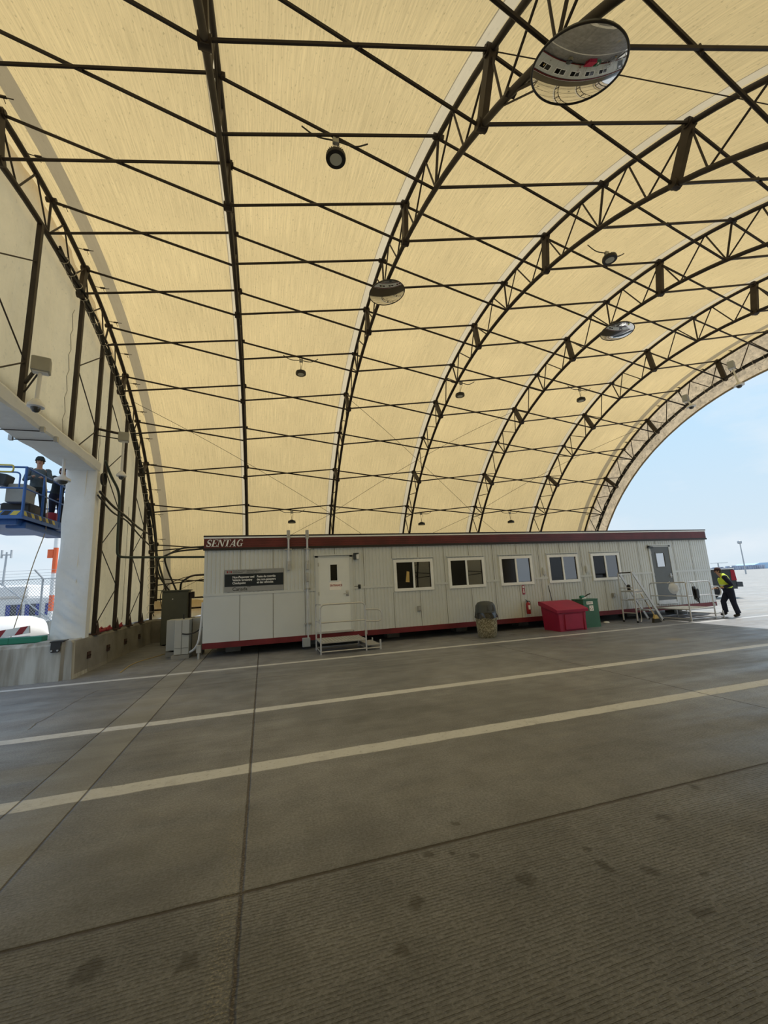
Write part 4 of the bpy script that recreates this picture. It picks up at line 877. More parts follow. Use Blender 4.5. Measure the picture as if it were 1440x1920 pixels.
# ---------------------------------------------------------------- bins
t = thing('litter_bin', 'round pebble concrete litter bin with a dark hooded lid', 'bin', (6.17, 10.86, 0))
MB().lathe((6.17, 10.86, 0), [(.24, 0), (.25, .03), (.265, .04), (.29, .30), (.305, .55), (.305, .62)], 28).build('body', 'aggr', t)
MB().lathe((6.17, 10.86, 0), [(.235, .0), (.24, .025)], 28).build('foot_ring', 'conc_d', t)
rows = []
for i in range(5):
    z_ = .55 + .05 * i; rows.append([(6.17 + (.328 - .012 * i + .014 * math.sin(9 * p + i)) * math.cos(p), 10.86 + (.328 - .012 * i + .014 * math.sin(9 * p + i)) * math.sin(p), z_ + (.018 * math.sin(5 * p) if i == 0 else 0)) for p in [2 * PI * k / 40 for k in range(41)]])
MB().grid(rows).build('bin_liner', 'bag', t)
h = MB().lathe((6.17, 10.86, .70), [(.31, 0), (.30, .02), (.275, .19), (.22, .27), (.12, .305), (0, .315)], 28); hd = h.build('hood', 'charcoal', t)
MB().prism([(6.06, 10.565, .74), (6.30, 10.565, .74), (6.28, 10.60, .90), (6.08, 10.60, .90)], (0, .04, 0)).build('flap', 'glassd', hd)
t = thing('grit_bin', 'red plastic grit bin with a sloping lid', 'bin', (8.85, 10.95, 0)); x0, x1, y0, y1 = 8.36, 9.36, 10.55, 11.28
MB().add([(x0 + .05, y0, 0), (x1 - .03, y0, 0), (x1 - .03, y1, 0), (x0 + .05, y1, 0), (x0, y0 - .03, .56), (x1, y0 - .03, .56), (x1, y1, .74), (x0, y1, .74)], [(3, 2, 1, 0), (4, 5, 6, 7), (0, 1, 5, 4), (1, 2, 6, 5), (2, 3, 7, 6), (3, 0, 4, 7)]).build('body', 'redbin', t)
MB().box((x0 + .22, y0 - .045, .04), (x1 - .14, y0 + .01, .50), bev=.012).box((x0 + .02, y0 - .035, 0), (x0 + .14, y0 + .01, .53), bev=.012).box((x1 - .10, y0 - .035, .0), (x1 - .02, y0 + .01, .53), bev=.012).build('front_ribs', 'redbin', t)
lz = [(y0 - .08, .54), (y0 - .09, .62), (y0 + .12, .70), (y1 - .15, .84), (y1 + .03, .86), (y1 + .03, .74)]
MB().prism([(x0 - .06, y, z) for y, z in lz], (x1 - x0 + .12, 0, 0)).build('lid', 'redbin', t)
t = thing('recycling_bin', 'green square recycling bin with two white labels', 'bin', (9.9, 11.1, 0)); x0, x1, y0, y1 = 9.60, 10.17, 10.84, 11.34
MB().add([(x0 + .01, y0 + .01, .03), (x1 - .0, y0 + .01, .03), (x1 - .0, y1, .03), (x0 + .01, y1, .03), (x0, y0, .84), (x1 - .01, y0, .84), (x1 - .01, y1, .84), (x0, y1, .84)], [(3, 2, 1, 0), (4, 5, 6, 7), (0, 1, 5, 4), (1, 2, 6, 5), (2, 3, 7, 6), (3, 0, 4, 7)]).box((x0, y0, 0), (x1, y1, .03)).build('body', 'greenbin', t)
MB().box((x0 - .015, y0 - .015, .83), (x1 + .005, y1, .865), bev=.008).build('lid', 'greenbin', t)
MB().box((9.72, y0 - .008, .70), (9.96, y0 + .002, .79)).build('text_label', 'paper', t); text('recycling_text', 'RECYCLE', .045, (9.735, y0 - .010, .73), 'ink', t, sx=.9)
MB().box((9.81, y0 - .006, .50), (9.96, y0 + .004, .66)).build('symbol_label', 'paper', t)
b = MB()
for k in range(3):
    a = math.radians(90 + 120 * k); c0 = Vector((9.885, y0 - .008, .575)); p = [c0 + Vector((math.cos(a + q) * r_, 0, math.sin(a + q) * r_)) for q, r_ in ((-.75, .05), (-.15, .032), (.25, .034), (.55, .055), (.35, .052), (.1, .044), (-.45, .058))]
    b.prism(p, (0, -.002, 0))
b.build('recycle_symbol', 'ink', t)
t = thing('spray_bottle', 'green and white spray bottle lying on the green bin', 'bottle', (9.75, 11.0, .865))
MB().lathe((9.72, 11.0, .93), [(0, -.08), (.045, -.07), (.05, 0), (.045, .07), (0, .09)], 14, axis=(1, .1, .05)).build('body', 'greenbox', t); MB().box((9.68, 10.96, .865), (9.86, 11.05, .93), bev=.01).build('base', 'whitep', t); MB().tube([(9.82, 11, .93), (9.93, 10.98, .99), (10.03, 10.97, 1.02)], .018, 8).build('nozzle', 'black', t)
tag(MB().tube([(8.86, 11.30, .55), (9.06, 11.70, 1.33)], .013, 8).build('tool_handle', 'steel', org=(8.9, 11.3, .55)), 'long dark tool handle leaning on the wall behind the red bin', 'tool')

# ---------------------------------------------------------------- cabinets and cables at the left end
t = thing('electrical_cabinet', 'tall dark green grey electrical cabinet in the corner', 'cabinet', (-2.9, 15.9, 0))
MB().box((-3.26, 15.55, .03), (-2.46, 16.15, 1.76), bev=.01).build('body', 'cabinet', t); MB().box((-3.28, 15.50, 1.76), (-2.42, 16.18, 1.80)).build('top', 'cabinet', t)
MB().box((-3.24, 15.53, .25), (-2.48, 15.549, 1.72)).build('door', 'cabinet', t); MB().lathe((-2.93, 15.53, 1.5), [(.0, .0), (.022, .0), (.02, -.012)], 10, axis=(0, 1, 0)).build('badge', 'whitep', t)
MB().box((-2.46, 15.7, .8), (-2.40, 15.95, 1.7)).box((-2.38, 15.62, 1.50), (-2.28, 15.74, 1.72)).build('side_box', 'steel', t)
t = thing('heat_pump', 'beige metal heat pump unit standing at the trailer end', 'heat pump', (-2.0, 12.5, 0))
MB().box((-2.21, 12.12, .10), (-1.86, 13.0, .97), bev=.008).build('front_casing', 'hvac', t); MB().box((-2.20, 12.112, .26), (-1.87, 12.121, .264)).box((-2.04, 12.112, .11), (-2.035, 12.121, .96)).build('casing_joint', 'ink', t)
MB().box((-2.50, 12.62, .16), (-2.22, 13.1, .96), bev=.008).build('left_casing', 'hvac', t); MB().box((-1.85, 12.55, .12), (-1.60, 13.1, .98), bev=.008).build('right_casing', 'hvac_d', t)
MB().box((-2.26, 12.06, 0), (-1.84, 13.1, .09)).box((-2.5, 12.6, 0), (-1.6, 13.15, .12)).build('base_slab', 'conc_d', t); MB().box((-2.08, 12.5, .97), (-2.05, 12.55, 1.10)).build('lifting_eye', 'black', t)
tag(MB().tube(rounded([(-2.02, 12.10, .62), (-1.9, 12.06, .60), (-1.72, 12.1, .62), (-1.55, 12.3, .75)], .1), .016, 8).build('black_hose', 'cable', org=(-2, 12.1, .6)), 'short black hose looping across the heat pump casing', 'hose')
tag(MB().tube(rounded([(-1.86, 12.2, .12), (-1.70, 12.0, .22), (-1.60, 11.9, .38), (-1.53, 11.85, .9), (-1.51, 11.8, 1.4)], .3), .028, 10).build('white_hose', 'whitep', org=(-1.7, 12, .1)), 'white flexible hose curving up the trailer corner', 'hose')
CAB = [('green conduit running level from the gable posts to the trailer', [(-3.78, 11.3, 5.0), (-3.78, 11.7, 4.75), (-3.76, 12.45, 4.45), (-3.76, 12.50, 3.2), (-3.76, 12.55, 2.72), (-3.6, 12.8, 2.71), (-1.49, 14.0, 2.76)], .035, 'conduit'),
       ('thick black cable curving from the cabinet to the upper trailer end', [(-2.9, 15.9, 1.80), (-3.2, 15.9, 2.5), (-3.3, 15.7, 2.95), (-2.6, 14.8, 3.15), (-1.49, 14.0, 3.10)], .03, 'cable'),
       ('second black cable curving above the grey cabinet', [(-3.1, 15.8, 1.80), (-3.45, 15.8, 2.3), (-3.5, 15.6, 2.85), (-2.8, 14.9, 3.05), (-1.49, 14.05, 3.06)], .028, 'cable'),
       ('black cable arching from cabinet top to the mid trailer end', [(-2.75, 15.8, 1.80), (-2.7, 15.6, 2.05), (-2.3, 15.0, 2.25), (-1.49, 14.1, 2.22)], .032, 'cable'),
       ('thin brown cable arching above the grey cabinet', [(-3.3, 15.8, 1.2), (-3.38, 15.7, 1.7), (-3.0, 15.4, 2.05), (-2.4, 14.9, 2.22), (-1.49, 14.1, 2.20)], .012, 'rust'),
       ('black cable sagging along the gable wall beside the draped jamb', [(-3.76, 11.05, 4.15), (-3.76, 11.9, 3.98), (-3.74, 12.9, 3.9), (-3.74, 14.2, 3.75), (-3.74, 15.3, 3.72)], .030, 'cable'),
       ('lower black cable sagging along the gable wall', [(-3.78, 11.0, 4.05), (-3.78, 12.0, 3.82), (-3.76, 13.2, 3.80), (-3.76, 14.4, 3.55), (-3.76, 15.8, 3.35)], .022, 'cable'),
       ('black cable rising from the cabinet to the gable arch foot', [(-3.2, 15.8, 1.8), (-3.3, 15.9, 2.1), (-3.7, 16.6, 3.0), (-3.75, 16.2, 4.0), (-3.78, 15.5, 4.8)], .034, 'cable')]
for lab, pts, r, m in CAB:
    tag(MB().tube(rounded(pts, .35, 6), r, 8).build('power_cable', m, org=pts[0]), lab, 'cable')
b = MB()
for q in range(3): b.tube([(-3.78 + .02 * q, 11.22 + (.13 + .01 * q) * math.cos(a), 4.50 + (.14 + .012 * q) * math.sin(a)) for a in [2 * PI * i / 20 for i in range(20)]], .012, 6, closed=True)
tag(b.build('cable_coil', 'cable', org=(-3.75, 11.2, 4.4)), 'small coil of black cable hanging at the top of the draped jamb', 'cable')
t = thing('red_straps', 'red ratchet straps heaped on the barrier by the gable posts', 'straps', (-3.95, 13, .8))
for y_, w_ in ((11.95, .5), (12.55, .35), (13.5, .3)): MB().box((-4.0, y_, .80), (-3.86, y_ + w_, .88), bev=.02).tube([(-3.9, y_, .85), (-3.88, y_ + .2, .92), (-3.93, y_ + w_, .84)], .02, 6).build('strap', 'ssred', t)
tag(MB().tube(rounded([(-3.0, 9.9 + .8, .012), (-3.1, 12.0, .012), (-2.6, 13.4, .012), (-2.4, 14.6, .012)], .5), .008, 6).build('ground_cord', 'tape', org=(-3, 10.7, .01)), 'thin yellow cord lying on the ground left of the heat pump', 'cord')

# ---------------------------------------------------------------- mirrors
def mirror(c, n, D, lab, k):
    c = Vector(c); n = Vector(n).normalized(); t = thing('convex_mirror', lab, 'mirror', tuple(c), 'round convex mirrors under the arches'); R = D / 2
    rho = R * 4.2; h = rho - math.sqrt(rho * rho - R * R); pr = []
    for i in range(17): a = i / 16 * math.asin(R / rho); pr.append((rho * math.sin(a), rho * math.cos(a) - math.sqrt(rho * rho - R * R)))
    pr = pr[::-1]; pr[-1] = (0.0, pr[-1][1])
    MB().lathe(c, pr, 64, axis=n).build('mirror_dome', 'mirror', t)
    u, w = frame(n); MB().tube([c + (u * math.cos(a) + w * math.sin(a)) * R for a in [2 * PI * i / 64 for i in range(64)]], .010, 8, closed=True).build('rim', 'blackt', t)
    MB().lathe(c, [(R, -.012), (R * .98, -.03), (R * .5, -.06), (0, -.07)], 32, axis=n).build('back_shell', 'charcoal', t)
    y, z = prof(k[1], RI); a = Vector((RX[k[0]], y, z)); MB().tube([c - n * .06, a], .016, 8).build('bracket', 'steel', t)
    y, z = prof(k[1] + .22, RI); a2 = Vector((RX[k[0]], y, z)); MB().tube([c - n * .05 + (a2 - a) * .7, a2], .010, 8).bar(a - Vector((.06, 0, 0)), a + Vector((.06, 0, 0)), .06, .06).build('clamp', 'steel', t)
mirror((2.73, 2.27, 6.14), (-.01, .33, -.94), .80, 'large round convex mirror at the top right of the photo', (2, -3.45))
mirror((2.75, 8.03, 8.30), (.10, -.02, -1.0), .83, 'round convex mirror under the ridge of the second inner arch', (2, 0))
mirror((9.22, 7.82, 8.08), (-.08, 0, -1.0), .81, 'most distant round convex mirror near the open end', (4, -.1))
# ---------------------------------------------------------------- high bay lamps
def highbay(c, top, lab):
    c = Vector(c); t = thing('high_bay_lamp', lab, 'lamp', tuple(c), 'black round high bay lamps')
    MB().lathe(c, [(.085, .0), (.145, .0), (.15, .02), (.148, .05), (.12, .065), (.08, .075), (.06, .13), (.0, .14)], 28).build('housing', 'black', t)
    b = MB()
    for i in range(28): a = 2 * PI * i / 28; d = Vector((math.cos(a), math.sin(a), 0)); b.bar(c + d * .07 + Vector((0, 0, .09)), c + d * .135 + Vector((0, 0, .065)), .006, .04, up=(0, 0, 1))
    b.build('heat_sink', 'charcoal', t)
    MB().lathe(c, [(.0, -.006), (.088, -.004), (.09, .002)], 24).build('lens', 'lens', t)
    top = Vector(top); j = c.lerp(top, .72)
    MB().tube([c + Vector((0, 0, .14)), j + Vector((-.03, 0, 0)), top + Vector((-.05, 0, 0))], .006, 5).tube([c + Vector((0, 0, .14)), j + Vector((.05, 0, 0)), top + Vector((.05, 0, 0))], .006, 5).build('hanger', 'steel', t)
    MB().box(j + Vector((-.045, -.03, .0)), j + Vector((.045, .03, .09)), bev=.006).build('junction_box', 'boxgrey', t)
    MB().tube(rounded([j + Vector((-.5, 0, .16)), j + Vector((-.3, 0, .03)), j + Vector((-.05, 0, .05)), j + Vector((.05, 0, .05)), j + Vector((.3, 0, .02)), j + Vector((.5, 0, .15))], .12), .011, 6).build('supply_cable', 'cable', t)
def rodmid(x, n): y, z = prof(n, (RO + RI) / 2); return (x, y, z)
for c, top, lab in (((1.02, 4.97, 7.86), (1.03, *prof(-2, 10.0)), 'nearest high bay lamp, hanging upper centre of the photo'),
                    ((7.2, 6.0, 8.30), (7.3, 6.15, 8.62), 'high bay lamp upper right between third and fourth inner arches'),
                    ((1.04, 11.2, 7.78), (1.04, *prof(2, 10.0)), 'small high bay lamp right of the edge on arch, above the trailer'),
                    ((6.15, 11.2, 7.55), (6.15, *prof(2, 9.75)), 'small high bay lamp beside the third inner arch'),
                    ((10.9, 11.1, 7.75), (10.9, *prof(2, 10.0)), 'small high bay lamp between the fourth and fifth inner arches'),
                    ((1.06, 16.05, 4.16), (1.06, *prof(6, 10.0)), 'low high bay lamp above the left part of the trailer roof'),
                    ((6.46, 16.05, 4.05), (6.46, *prof(6, 9.95)), 'low high bay lamp above the middle of the trailer roof'),
                    ((10.83, 16.05, 4.12), (10.83, *prof(6, 10.0)), 'low high bay lamp above the right part of the trailer roof')): highbay(c, top, lab)
# ---------------------------------------------------------------- dome cameras
def domecam(box, dome, anchor, lab, bs=.17, rot=0, hood='boxgrey', dr=.15, smoke_r=.085):
    bx, dm, an = Vector(box), Vector(dome), Vector(anchor); t = thing('dome_camera', lab, 'camera', tuple(dm))
    R_ = Matrix.Rotation(rot, 3, 'Z')
    if bs: MB().box(bx - Vector((bs, bs * .7, bs)), bx + Vector((bs, bs * .7, bs)), rot=R_, bev=.012).build('housing_box', hood, t); MB().box(bx - Vector((bs * .8, bs * .5, bs + .012)), bx + Vector((bs * .8, bs * .5, -bs)), rot=R_).build('box_base', 'domew', t)
    MB().tube([bx, dm + Vector((0, 0, .10))], .028, 10).build('drop_pole', 'domew', t)
    MB().lathe(dm, [(.0, .13), (.05, .12), (.07, .09), (dr, .04), (dr, .0), (smoke_r, -.01)], 24).build('cap', 'domew', t)
    MB().lathe(dm, [(smoke_r, -.005), (smoke_r * .92, -.04), (smoke_r * .6, -.075), (0, -.09)], 20).build('dome', 'smoke', t)
    MB().tube([bx + Vector((0, 0, bs * .6)), an + Vector((0, 0, bs * .6))], .03, 6).tube([bx - Vector((0, 0, bs * .6)), an - Vector((0, 0, bs * .8))], .014, 6).build('arm', 'steel', t)
domecam((-3.36, 7.15, 5.27), (-3.36, 7.12, 4.56), (-3.86, 7.8, 5.2), 'dome camera under the larger grey box above the opening', .12, .3, dr=.11, smoke_r=.065)
domecam((-3.38, 11.2, 5.60), (-3.40, 11.28, 4.60), (-3.86, 10.96, 5.62), 'dome camera under the smaller grey box beside the draped jamb', .115, .2, dr=.11, smoke_r=.065)
domecam((-4.16, 10.12, 4.66), (-4.16, 10.12, 4.16), (-4.16, 10.12, 4.70), 'white pendant dome camera hanging below the header in front of the lift', 0, dr=.15, smoke_r=.10)
domecam((15.5, 9.05, 8.48), (15.5, 8.95, 7.68), (15.8, 9.3, 8.5), 'dome camera at the open end, right one against the sky', .13, .4, hood='tankg')
domecam((15.5, 10.75, 8.06), (15.5, 10.6, 7.66), (15.8, 10.9, 8.0), 'dome camera at the open end, left one by the valance', .13, .4, hood='tankg')

# ---------------------------------------------------------------- people
def skin_mesh(name, verts, edges, radii, mats, parent, root=0, sub=1):
    o0 = ORG[parent.name_full]; me = bpy.data.meshes.new(name); me.from_pydata([tuple(Vector(v) - o0) for v in verts], edges, [])
    o = bpy.data.objects.new(name, me); COL.objects.link(o)
    md = o.modifiers.new('skin', 'SKIN'); md.use_smooth_shade = True
    if not me.skin_vertices: 
        bpy.context.view_layer.objects.active = o
    sv = me.skin_vertices[0].data if me.skin_vertices else None
    for i, r in enumerate(radii):
        rr = r if isinstance(r, tuple) else (r, r); sv[i].radius = rr
        sv[i].use_root = (i == root)
    s2 = o.modifiers.new('sub', 'SUBSURF'); s2.levels = sub; s2.render_levels = sub
    me2 = None
    bpy.context.view_layer.update()
    me2 = bpy.data.meshes.new_from_object(o.evaluated_get(bpy.context.evaluated_depsgraph_get()))
    bpy.data.objects.remove(o)
    me2.name = name; me2.materials.clear(); me2.materials.append(M[mats])
    for p in me2.polygons: p.use_smooth = True; p.material_index = 0
    o = bpy.data.objects.new(name, me2); COL.objects.link(o); o.parent = parent; ORG[o.name_full] = o0
    return o
def chainjoin(chains):
    """chains: list of (list of points, list of radii, start index or None) -> verts, edges, radii"""
    V, E_, R_ = [], [], []
    ids = []
    for pts, rad, start in chains:
        prev = None if start is None else ids[start[0]][start[1]]; cur = []
        for p, r in zip(pts, rad):
            V.append(Vector(p)); R_.append(r); i = len(V) - 1; cur.append(i)
            if prev is not None: E_.append((prev, i))
            prev = i
        ids.append(cur)
    return V, E_, R_
def person(label, J, clothes, face, root, hand_grip=1.0, bulk=1.0):
    """J: dict of world joints. face: unit vector the person looks towards."""
    t = thing('person', label, 'person', root); f = Vector(face).normalized(); up = Vector((0, 0, 1))
    v = {k: Vector(p) for k, p in J.items()}
    hd = v['head']; side = f.cross(up).normalized()
    ch = [([v['pelvis'], v['waist'], v['chest'], v['neck'], hd - up * .07 + f * .005, hd + up * .01, hd + up * .085], [(.135, .10), (.125, .095), (.155, .10), .052, .062, (.082, .092), (.055, .06)], None)]
    for s in ('l', 'r'):
        ch.append(([v['sh_' + s], v['el_' + s], v['wr_' + s], v['wr_' + s].lerp(v['ha_' + s], .7)], [.058, .043, .029, (.036, .022)], (0, 2)))
        ch.append(([v['hip_' + s], v['kn_' + s], v['an_' + s], v['to_' + s]], [.085, .056, .040, .032], (0, 0)))
    V, E_, R_ = chainjoin(ch); body = skin_mesh('body', V, E_, R_, 'skin', t, 0, 2)
    # face
    b = MB(); b.ball(hd + f * .088 + up * -.005, .016, 8, 6, sc=(1, 1, 1.6)); 
    for s in (-1, 1): b.ball(hd + side * s * .080 - up * .005, .020, 8, 6, sc=(.6, 1, 1.5))
    b.build('nose_and_ears', 'skin', body)
    b = MB()
    for s in (-1, 1): b.ball(hd + f * .082 + side * s * .030 + up * .018, .011, 8, 6)
    b.build('eyes', 'ink', body); MB().bar(hd + f * .083 - up * .048 - side * .022, hd + f * .083 - up * .048 + side * .022, .008, .008).build('mouth', 'red_ink', body)
    # fingers
    for s in ('l', 'r'):
        w, h = v['wr_' + s], v['ha_' + s]; d = (h - w).normalized(); n = d.cross(up); n = n.normalized() if n.length > .1 else side; q = d.cross(n).normalized()
        palm = w.lerp(h, .7)
        for i, ln in enumerate((.068, .078, .072, .058)):
            o_ = palm + n * (.027 - .018 * i); V = [palm - d * .03 + n * (.02 - .013 * i), o_ + d * .02, o_ + d * (.02 + ln * .5) + q * .012 * hand_grip, o_ + d * (.02 + ln * .75) + q * .035 * hand_grip]
            skin_mesh('finger', V, [(0, 1), (1, 2), (2, 3)], [.010, .0095, .0085, .007], 'skin', body, 0, 1)
        V = [w.lerp(h, .25), w.lerp(h, .5) + n * .038, w.lerp(h, .85) + n * .045 + q * .015]
        skin_mesh('thumb', V, [(0, 1), (1, 2)], [.012, .011, .009], 'skin', body, 0, 1)
    # clothing: lofted torso rings plus tapering limbs
    def loft(rings):
        rows = []
        for k, (c, rs, rf) in enumerate(rings):
            ax = (rings[min(k + 1, len(rings) - 1)][0] - rings[max(k - 1, 0)][0]).normalized(); ff = (f - ax * f.dot(ax)).normalized(); ss = ax.cross(ff).normalized()
            rows.append([c + ss * rs * bulk * math.cos(a) + ff * rf * bulk * math.sin(a) for a in [2 * PI * q_ / 20 for q_ in range(21)]])
        return rows
    pe, wa, ce_, ne = v['pelvis'], v['waist'], v['chest'], v['neck']; shm = (v['sh_l'] + v['sh_r']) / 2
    b = MB(); b.grid(loft([(pe - up * .10, .150, .125), (pe, .170, .135), (wa - up * .02, .158, .125), (wa + up * .03, .150, .118)]))
    for s in 'lr':
        hp, kn, an = v['hip_' + s], v['kn_' + s], v['an_' + s]
        b.tube([hp.lerp(pe, .25) + up * .06, hp, hp.lerp(kn, .5), kn, kn.lerp(an, .5), an + up * .03], [.098 * bulk, .100 * bulk, .088 * bulk, .072 * bulk, .070 * bulk, .068 * bulk], 14)
    b.build('trousers', clothes['legs'], t)
    b = MB(); b.grid(loft([(pe + up * .04, .176, .14), (wa, .162, .128), (wa.lerp(ce_, .5), .172, .132), (ce_, .182, .130), (shm + up * .005, .165, .108), (shm.lerp(ne, .6), .105, .080), (ne - up * .02, .062, .060)]))
    for s in 'lr':
        sh, el, wr = v['sh_' + s], v['el_' + s], v['wr_' + s]
        b.ball(sh, .072 * bulk, 14, 8); b.tube([sh.lerp(shm, .3), sh, sh.lerp(el, .5), el, el.lerp(wr, .5), wr - (wr - el).normalized() * .03], [.068 * bulk, .070 * bulk, .062 * bulk, .054 * bulk, .048 * bulk, .042 * bulk], 14)
    b.build('jacket', clothes['top'], t)
    for s in 'lr':
        V = [v['an_' + s] + up * .05, v['an_' + s] - up * .02, v['an_' + s].lerp(v['to_' + s], .5) - up * .01, v['to_' + s]]
        skin_mesh('boot', V, [(0, 1), (1, 2), (2, 3)], [.056, .056, .052, .044], clothes['boot'], t, 0, 2)
    if 'vest' in clothes:
        ve = MB().grid(loft([(wa - up * .06, .186, .150), (wa + up * .03, .178, .143), (wa.lerp(ce_, .55), .186, .145), (ce_, .192, .142), (shm + up * .01, .172, .122), (shm.lerp(ne, .55) + up * .012, .118, .094), (ne - up * .03, .080, .078)])).build('safety_vest', clothes['vest'], t)
        MB().tube([p for p in loft([(wa + up * .04, .182, .147), (wa + up * .06, .183, .148)])[0]][:-1], .016, 6, closed=True).build('reflective_band', 'silver', ve)
    hat = MB()
    if clothes.get('hat') == 'helmet':
        hat.lathe(hd + up * .035, [(.108, 0), (.112, .008), (.100, .02), (.094, .07), (.06, .115), (0, .128)], 24)
        for k in range(1): hat.prism([hd + up * .036 + side * a_ * .1 + f * b__ for a_, b__ in ((-.8, .06), (-.5, .125), (.5, .125), (.8, .06))], (0, 0, .008))
        hat.build('hard_hat', clothes['hatm'], t)
    else:
        hat.lathe(hd + up * .03, [(.094, 0), (.096, .03), (.082, .075), (.04, .10), (0, .104)], 20)
        hat.prism([hd + up * .032 + side * a_ * .1 + f * b__ for a_, b__ in ((-.75, .06), (-.55, .15), (0, .175), (.55, .15), (.75, .06))], (0, 0, .010)); hat.build('cap', clothes['hatm'], t)
    b = MB(); b.ball(hd - f * .022 + up * .005, .086, 14, 8, sc=(1, 1, 1.0)); b.build('hair', 'hair', t)
    return t
# walking man by the far steps, facing -x, leaning, hand on the rail loop
o = Vector((14.98, 10.20, 0)); RZ = Matrix.Rotation(math.radians(-42), 3, 'Z')
JJ = dict(pelvis=(.0, 0, .88), waist=(-.03, 0, 1.01), chest=(-.08, 0, 1.23), neck=(-.14, 0, 1.39), head=(-.19, 0, 1.515),
          sh_l=(-.08, -.20, 1.30), el_l=(.04, -.27, 1.05), wr_l=(-.20, -.25, .98), ha_l=(-.31, -.22, .97),
          sh_r=(-.10, .19, 1.30), el_r=(-.04, .27, 1.05), wr_r=(-.26, .24, .95), ha_r=(-.36, .22, .94),
          hip_l=(.02, -.09, .84), kn_l=(.05, -.10, .47), an_l=(.12, -.11, .09), to_l=(-.03, -.13, .04),
          hip_r=(-.0, .09, .84), kn_r=(-.17, .10, .50), an_r=(-.15, .12, .13), to_r=(-.31, .13, .07))
person('person in a yellow high visibility vest and dark cap stepping up to the far steps', {k: o + RZ @ Vector(p) for k, p in JJ.items()},
       dict(top='navy', legs='navy', boot='boot', vest='hivis', hatm='capred'), tuple(RZ @ Vector((-1, 0, -.12))), tuple(o), bulk=1.12)
LZ = 3.62
def worker(px, py, lab, face, head_dn, arms, top, legs, hat=None, hatm='capred', stoop=0.0):
    o = Vector((px, py, LZ)); f = Vector(face).normalized(); s = f.cross(Vector((0, 0, 1))).normalized(); U = Vector((0, 0, 1))
    def q(a, b_, c): return o + f * a + s * b_ + U * c
    (e1, w1), (e2, w2) = arms
    J = dict(pelvis=q(0, 0, .90), waist=q(.02, 0, 1.04), chest=q(.05 + stoop * .4, 0, 1.27), neck=q(.07 + stoop * .8, 0, 1.44), head=q(.10 + stoop, 0, 1.58 - head_dn),
             sh_l=q(.05 + stoop * .5, .18, 1.36), el_l=q(*e1), wr_l=q(*w1), ha_l=q(w1[0] + .09, w1[1], w1[2]), sh_r=q(.05 + stoop * .5, -.18, 1.36), el_r=q(*e2), wr_r=q(*w2), ha_r=q(w2[0] + .09, w2[1], w2[2]),
             hip_l=q(0, .10, .86), kn_l=q(.03, .13, .48), an_l=q(0, .15, .09), to_l=q(.16, .17, .04), hip_r=q(0, -.10, .86), kn_r=q(.03, -.13, .48), an_r=q(-.02, -.15, .09), to_r=q(.14, -.17, .04))
    return person(lab, J, dict(top=top, legs=legs, boot='boot', hatm=hatm, **({'hat': hat} if hat else {})), face, tuple(o))
worker(-5.62, 12.40, 'person in a grey jacket and cap on the lift, arms folded forward', (.35, -.9, 0), .0, (((.12, .26, 1.08), (.30, .08, 1.14)), ((.12, -.26, 1.08), (.30, -.06, 1.12))), 'greycloth', 'darkcloth', 'helmet', 'darkcloth')
worker(-5.55, 13.25, 'person in dark work clothes on the lift reaching towards the drape', (.9, -.4, 0), .02, (((.22, .20, 1.22), (.46, .12, 1.30)), ((.18, -.24, 1.12), (.40, -.10, 1.20))), 'darkcloth', 'navy', None, 'capred', .05)

# ---------------------------------------------------------------- boom lift
lx0, lx1, ly0, ly1 = -6.75, -5.32, 11.19, 13.75
t = thing('boom_lift', 'blue boom lift platform with hazard striped edge outside the gable opening', 'lift', (-6, 12.4, 0)); z = LZ
MB().box((lx0, ly0, z - .05), (lx1, ly1, z)).build('platform_floor', 'blue', t)
b = MB(); b.box((lx0, ly0 - .02, z - .10), (lx1 + .02, ly0, z + .10)).box((lx1, ly0, z - .10), (lx1 + .02, ly1, z + .10)).box((lx0, ly1, z - .1), (lx1, ly1 + .02, z + .1)).box((lx0 - .02, ly0, z - .1), (lx0, ly1, z + .1)); tb = b.build('toe_board', 'blue', t)
for i in range(9):
    y_ = ly0 + .05 + i * .17; MB().prism([(lx1 + .021, y_, z - .02), (lx1 + .021, y_ + .13, z - .02), (lx1 + .021, y_ + .05, z + .08), (lx1 + .021, y_ - .08, z + .08)], (.003, 0, 0)).build('chevron', 'yellow' if i % 2 == 0 else 'black', tb)
for i in range(6):
    x_ = lx1 - .1 - i * .17; MB().prism([(x_, ly0 - .021, z - .02), (x_ - .13, ly0 - .021, z - .02), (x_ - .05, ly0 - .021, z + .08), (x_ + .08, ly0 - .021, z + .08)], (0, -.003, 0)).build('chevron', 'yellow' if i % 2 == 0 else 'black', tb)
for x_, y_ in ((lx1, ly0), (lx1, ly0 + .85), (lx1, ly0 + 1.75), (lx1, ly1), (lx0, ly0), (lx0, ly1), (lx0 + .75, ly0)):
    MB().tube([(x_, y_, z - .05), (x_, y_, z + 1.12)], .032, 8).build('rail_post', 'blue', t)
for zz, rr in ((1.12, .024), (.62, .020)):
    MB().tube(rounded([(lx1, ly0, z + zz), (lx1, ly1, z + zz), (lx0, ly1, z + zz), (lx0, ly0, z + zz), (lx1, ly0, z + zz)], .12), rr, 8).build('guard_rail', 'blue', t)
MB().tube(rounded([(lx1 - .12, ly0 + .01, z + .62), (lx1 - .12, ly0 + .01, z + 1.0), (lx1 - .62, ly0 + .01, z + 1.0), (lx1 - .62, ly0 + .01, z + .62)], .1), .018, 8).build('entry_gate', 'blue', t)
MB().box((lx0 + .25, ly0 + .15, z + .78), (lx1 - .45, ly0 + .48, z + 1.06), bev=.02, rot=Matrix.Rotation(.2, 3, 'Y')).build('control_console', 'charcoal', t)
